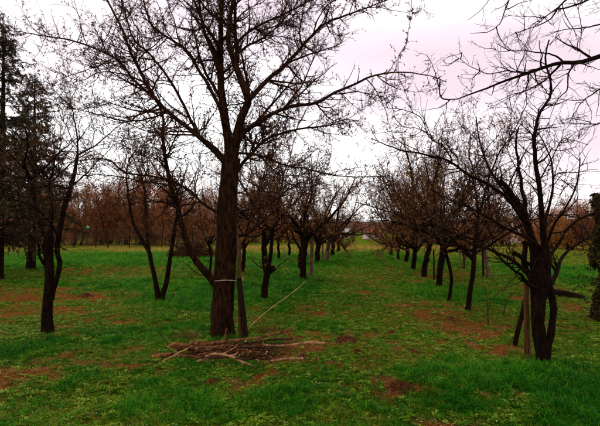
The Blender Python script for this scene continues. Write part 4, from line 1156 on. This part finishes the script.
# ------------------------------------------------------------------ grass, weeds, litter
def blade_tuft(rng, n, h, w, lean, spread, seg=3):
    V = []; T = []
    k = 0
    for i in range(n):
        a = rng.random() * 6.28; rr = spread * math.sqrt(rng.random())
        p = np.array([math.cos(a) * rr, math.sin(a) * rr, -.01])
        az = a + rng.normal() * .9
        H = h * (.55 + .6 * rng.random()); ln = lean * (.3 + 1.0 * rng.random())
        side = np.array([-math.sin(az), math.cos(az), 0]); out = np.array([math.cos(az), math.sin(az), 0])
        tw = rng.normal() * .5
        side = side * math.cos(tw) + out * math.sin(tw)
        W = w * (.7 + .6 * rng.random())
        for j in range(seg + 1):
            t = j / seg
            c = p + out * H * ln * t * t * .9 + np.array([0, 0, 1]) * H * (t - .38 * ln * t * t * t)
            ww = W * (1 - t ** 1.5) * .5
            if j < seg: V += [c - side * ww, c + side * ww]
            else: V += [c]
        for j in range(seg - 1):
            b = k + 2 * j; T += [[b, b + 1, b + 3], [b, b + 3, b + 2]]
        b = k + 2 * (seg - 1); T += [[b, b + 1, b + 2]]
        k += 2 * seg + 1
    return np.array(V), np.array(T)

def rosette(rng, n, L, W, lift):
    V = []; T = []; k = 0
    for i in range(n):
        a = 6.28 * i / n + rng.normal() * .35; l = L * (.55 + .6 * rng.random()); up = lift * (.4 + rng.random())
        o = np.array([math.cos(a), math.sin(a), 0]); s = np.array([-math.sin(a), math.cos(a), 0]); w = W * (.7 + .6 * rng.random())
        z = np.array([0, 0, 1.0])
        st = o * .004 + z * .002 * rng.random()
        V += [st, st + o * l * .45 + z * up * l * .5 + s * w * .35, st + o * l * .5 + z * (up * l * .5 - .12 * w), st + o * l * .45 + z * up * l * .5 - s * w * .35, st + o * l * .85 + z * up * l * .62 + s * w * .42, st + o * l * .85 + z * up * l * .62 - s * w * .42, st + o * l * 1.05 + z * up * l * .5]
        T += [[k, k + 1, k + 2], [k, k + 2, k + 3], [k + 1, k + 4, k + 2], [k + 2, k + 5, k + 3], [k + 4, k + 6, k + 2], [k + 6, k + 5, k + 2]]
        k += 7
    return np.array(V), np.array(T)

SRC = 0
def scatter(name, label, cat, pts, scl, tint, protos_, mat, seed):
    """one object: a cloud of points, each carrying one small plant of the given shapes"""
    global SRC
    rng = np.random.default_rng(seed)
    n = len(pts)
    me = bpy.data.meshes.new(name); me.vertices.add(n); me.vertices.foreach_set('co', pts.astype(np.float32).ravel())
    rot = np.stack([rng.normal(size=n) * .12, rng.normal(size=n) * .12, rng.random(n) * 6.283], -1).astype(np.float32)
    a = me.attributes.new('rot', 'FLOAT_VECTOR', 'POINT'); a.data.foreach_set('vector', rot.ravel())
    a = me.attributes.new('scl', 'FLOAT_VECTOR', 'POINT'); a.data.foreach_set('vector', np.repeat(scl[:, None], 3, 1).astype(np.float32).ravel())
    a = me.attributes.new('tint', 'FLOAT', 'POINT'); a.data.foreach_set('value', tint.astype(np.float32))
    a = me.attributes.new('idx', 'INT', 'POINT'); a.data.foreach_set('value', rng.integers(0, len(protos_), n).astype(np.int32))
    o = bpy.data.objects.new(name, me); C.objects.link(o)
    me.materials.append(mat)
    col = bpy.data.collections.new(name + '_shapes')
    for k, (V, T) in enumerate(protos_):
        m2 = bpy.data.meshes.new('%s_shape' % name)
        m2.from_pydata(V.tolist(), [], T.tolist()); m2.materials.append(mat)
        m2.polygons.foreach_set('use_smooth', np.ones(len(m2.polygons), bool))
        q = bpy.data.objects.new('%s_shape' % name, m2); col.objects.link(q)
    ng = bpy.data.node_groups.new(name + '_scatter', 'GeometryNodeTree')
    ng.interface.new_socket('Geometry', in_out='INPUT', socket_type='NodeSocketGeometry')
    ng.interface.new_socket('Geometry', in_out='OUTPUT', socket_type='NodeSocketGeometry')
    N = ng.nodes; L = ng.links
    gi_ = N.new('NodeGroupInput'); go = N.new('NodeGroupOutput'); ip = N.new('GeometryNodeInstanceOnPoints'); ci = N.new('GeometryNodeCollectionInfo')
    ci.inputs['Collection'].default_value = col; ci.inputs['Separate Children'].default_value = True; ci.inputs['Reset Children'].default_value = True
    ip.inputs['Pick Instance'].default_value = True
    def na(nm, tp):
        x = N.new('GeometryNodeInputNamedAttribute'); x.data_type = tp; x.inputs['Name'].default_value = nm; return x.outputs['Attribute']
    L.new(gi_.outputs[0], ip.inputs['Points']); L.new(ci.outputs[0], ip.inputs['Instance'])
    L.new(na('idx', 'INT'), ip.inputs['Instance Index']); L.new(na('rot', 'FLOAT_VECTOR'), ip.inputs['Rotation']); L.new(na('scl', 'FLOAT_VECTOR'), ip.inputs['Scale'])
    L.new(ip.outputs[0], go.inputs[0])
    md = o.modifiers.new('scatter', 'NODES'); md.node_group = ng
    tag(o, label, cat, None, 'stuff')
    return o

M['grass'] = leaf_mat('lush_grass', [(.004, .042, .001), (.012, .105, .002), (.030, .175, .004), (.11, .25, .010)], 1, .35, 'tint', .55)
M['short'] = leaf_mat('short_grass', [(.016, .045, .002), (.050, .105, .003), (.12, .17, .007), (.24, .22, .022)], 1, .35, 'tint', .6)
M['weed'] = leaf_mat('weed_leaves', [(.014, .060, .002), (.045, .125, .003), (.11, .20, .008), (.22, .29, .035)], 1, .3, 'tint', .6)
M['litter'] = leaf_mat('dry_litter', [(.045, .018, .007), (.12, .055, .016), (.22, .13, .04), (.34, .24, .10)], 1, .2, 'tint', .8)
M['petal'] = leaf_mat('fallen_petals', [(.5, .42, .40), (.7, .66, .62)], 1, .2, 'tint', .8)

rg = np.random.default_rng(99)
def field_points(bands, seed):
    out = []
    rgn = np.random.default_rng(seed)
    for (y0, y1, per) in bands:
        wid = lambda y: .72 * y + .9
        area = (y1 - y0) * 2 * wid((y0 + y1) / 2)
        n = int(area * per)
        y = y0 + (y1 - y0) * rgn.random(n)
        x = (rgn.random(n) * 2 - 1) * wid(y)
        out.append(np.stack([x, y], -1))
    return np.concatenate(out)

def clear_of_pile(x, y):
    a = at(168, 352, 6.2); b = at(292, 352, 6.2)
    return ~((x > a[0]) & (x < b[0]) & (y > 5.95) & (y < 6.75))

XY = field_points([(2.4, 5.5, 1750), (5.5, 8, 1250), (8, 12, 620), (12, 20, 240), (20, 34, 75), (34, 60, 22)], 1)
x, y = XY[:, 0], XY[:, 1]
lu, ba, dr = fields(x, y)
rnd = rg.random(len(x))
clump = sstep(.35, .65, fbm(x * 3.3, y * 3.3, 141, 3))
dist = np.clip(y / 10, 1, 4) ** .75
zz = terrain(x, y)
pts = np.stack([x, y, zz], -1)
keep = clear_of_pile(x, y)
prng = np.random.default_rng(5)
tall = [blade_tuft(prng, 9, .098, .0066, 1.1, .036) for _ in range(7)]
low_ = [blade_tuft(prng, 10, .055, .0058, 1.1, .030, 2) for _ in range(6)]
ros = [rosette(prng, int(prng.integers(5, 9)), .038, .020, .6) for _ in range(6)]
lit = [blade_tuft(prng, 3, .06, .004, 3.0, .03, 2) for _ in range(4)] + [rosette(prng, 2, .03, .016, .4) for _ in range(3)]

pl = np.clip(lu * 1.05 * (.22 + .85 * clump), 0, .9) * (1 - .8 * ba) * (1 - .9 * dr)
is_l = keep & (rnd < pl)
tn = np.clip(.42 + .32 * (fbm(x * .7, y * .7, 12, 3) - .5) * 2 + .34 * rg.normal(size=len(x)) + .12 * sstep(12, 30, y), 0, 1)
sc = (.55 + .65 * rg.random(len(x))) * (.6 + .65 * lu) * dist ** .8
scatter('grass', 'long lush dark green grass in clumps', 'grass', pts[is_l], sc[is_l], tn[is_l], tall, M['grass'], 2)
rest = keep & ~is_l
p2 = (1 - ba) ** 1.5
r2 = rg.random(len(x))
is_s = rest & (r2 < .46 * p2)
scatter('short_grass', 'thin short yellowish green grass between the weeds', 'grass', pts[is_s], ((.6 + .7 * rg.random(len(x))) * dist)[is_s], np.clip(tn + .10 + .16 * rg.normal(size=len(x)) + .5 * dr, 0, 1)[is_s], low_, M['short'], 3)
wcl = sstep(.38, .6, fbm(x * 2.2, y * 2.2, 170, 3))
is_w = rest & ~is_s & (r2 < .46 * p2 + (.16 + .38 * wcl) * p2) & (y < 40)
scatter('weeds', 'low leafy green weeds covering the ground', 'weeds', pts[is_w] + np.array([0, 0, .008]), ((.5 + .65 * rg.random(len(x)) ** 1.5) * dist)[is_w], np.clip(.56 + .27 * rg.normal(size=len(x)), 0, 1)[is_w], ros, M['weed'], 4)
is_d = rest & ~is_s & ~is_w & (rg.random(len(x)) < .30 + .40 * dr + .25 * ba)
scatter('dry_litter', 'dry straw and dead leaves strewn over the soil', 'litter', pts[is_d] + np.array([0, 0, .006]), ((.5 + .6 * rg.random(len(x))) * dist)[is_d], rg.random(len(x))[is_d], lit, M['litter'], 5)
is_p = rest & (y < 11) & (rg.random(len(x)) < .007)
pet = [rosette(prng, 2, .009, .008, .3) for _ in range(2)]
scatter('fallen_petals', 'tiny pale petals dropped in the grass', 'petals', pts[is_p] + np.array([0, 0, .035]), (.6 + .5 * rg.random(len(x)))[is_p], rg.random(len(x))[is_p], pet, M['petal'], 6)
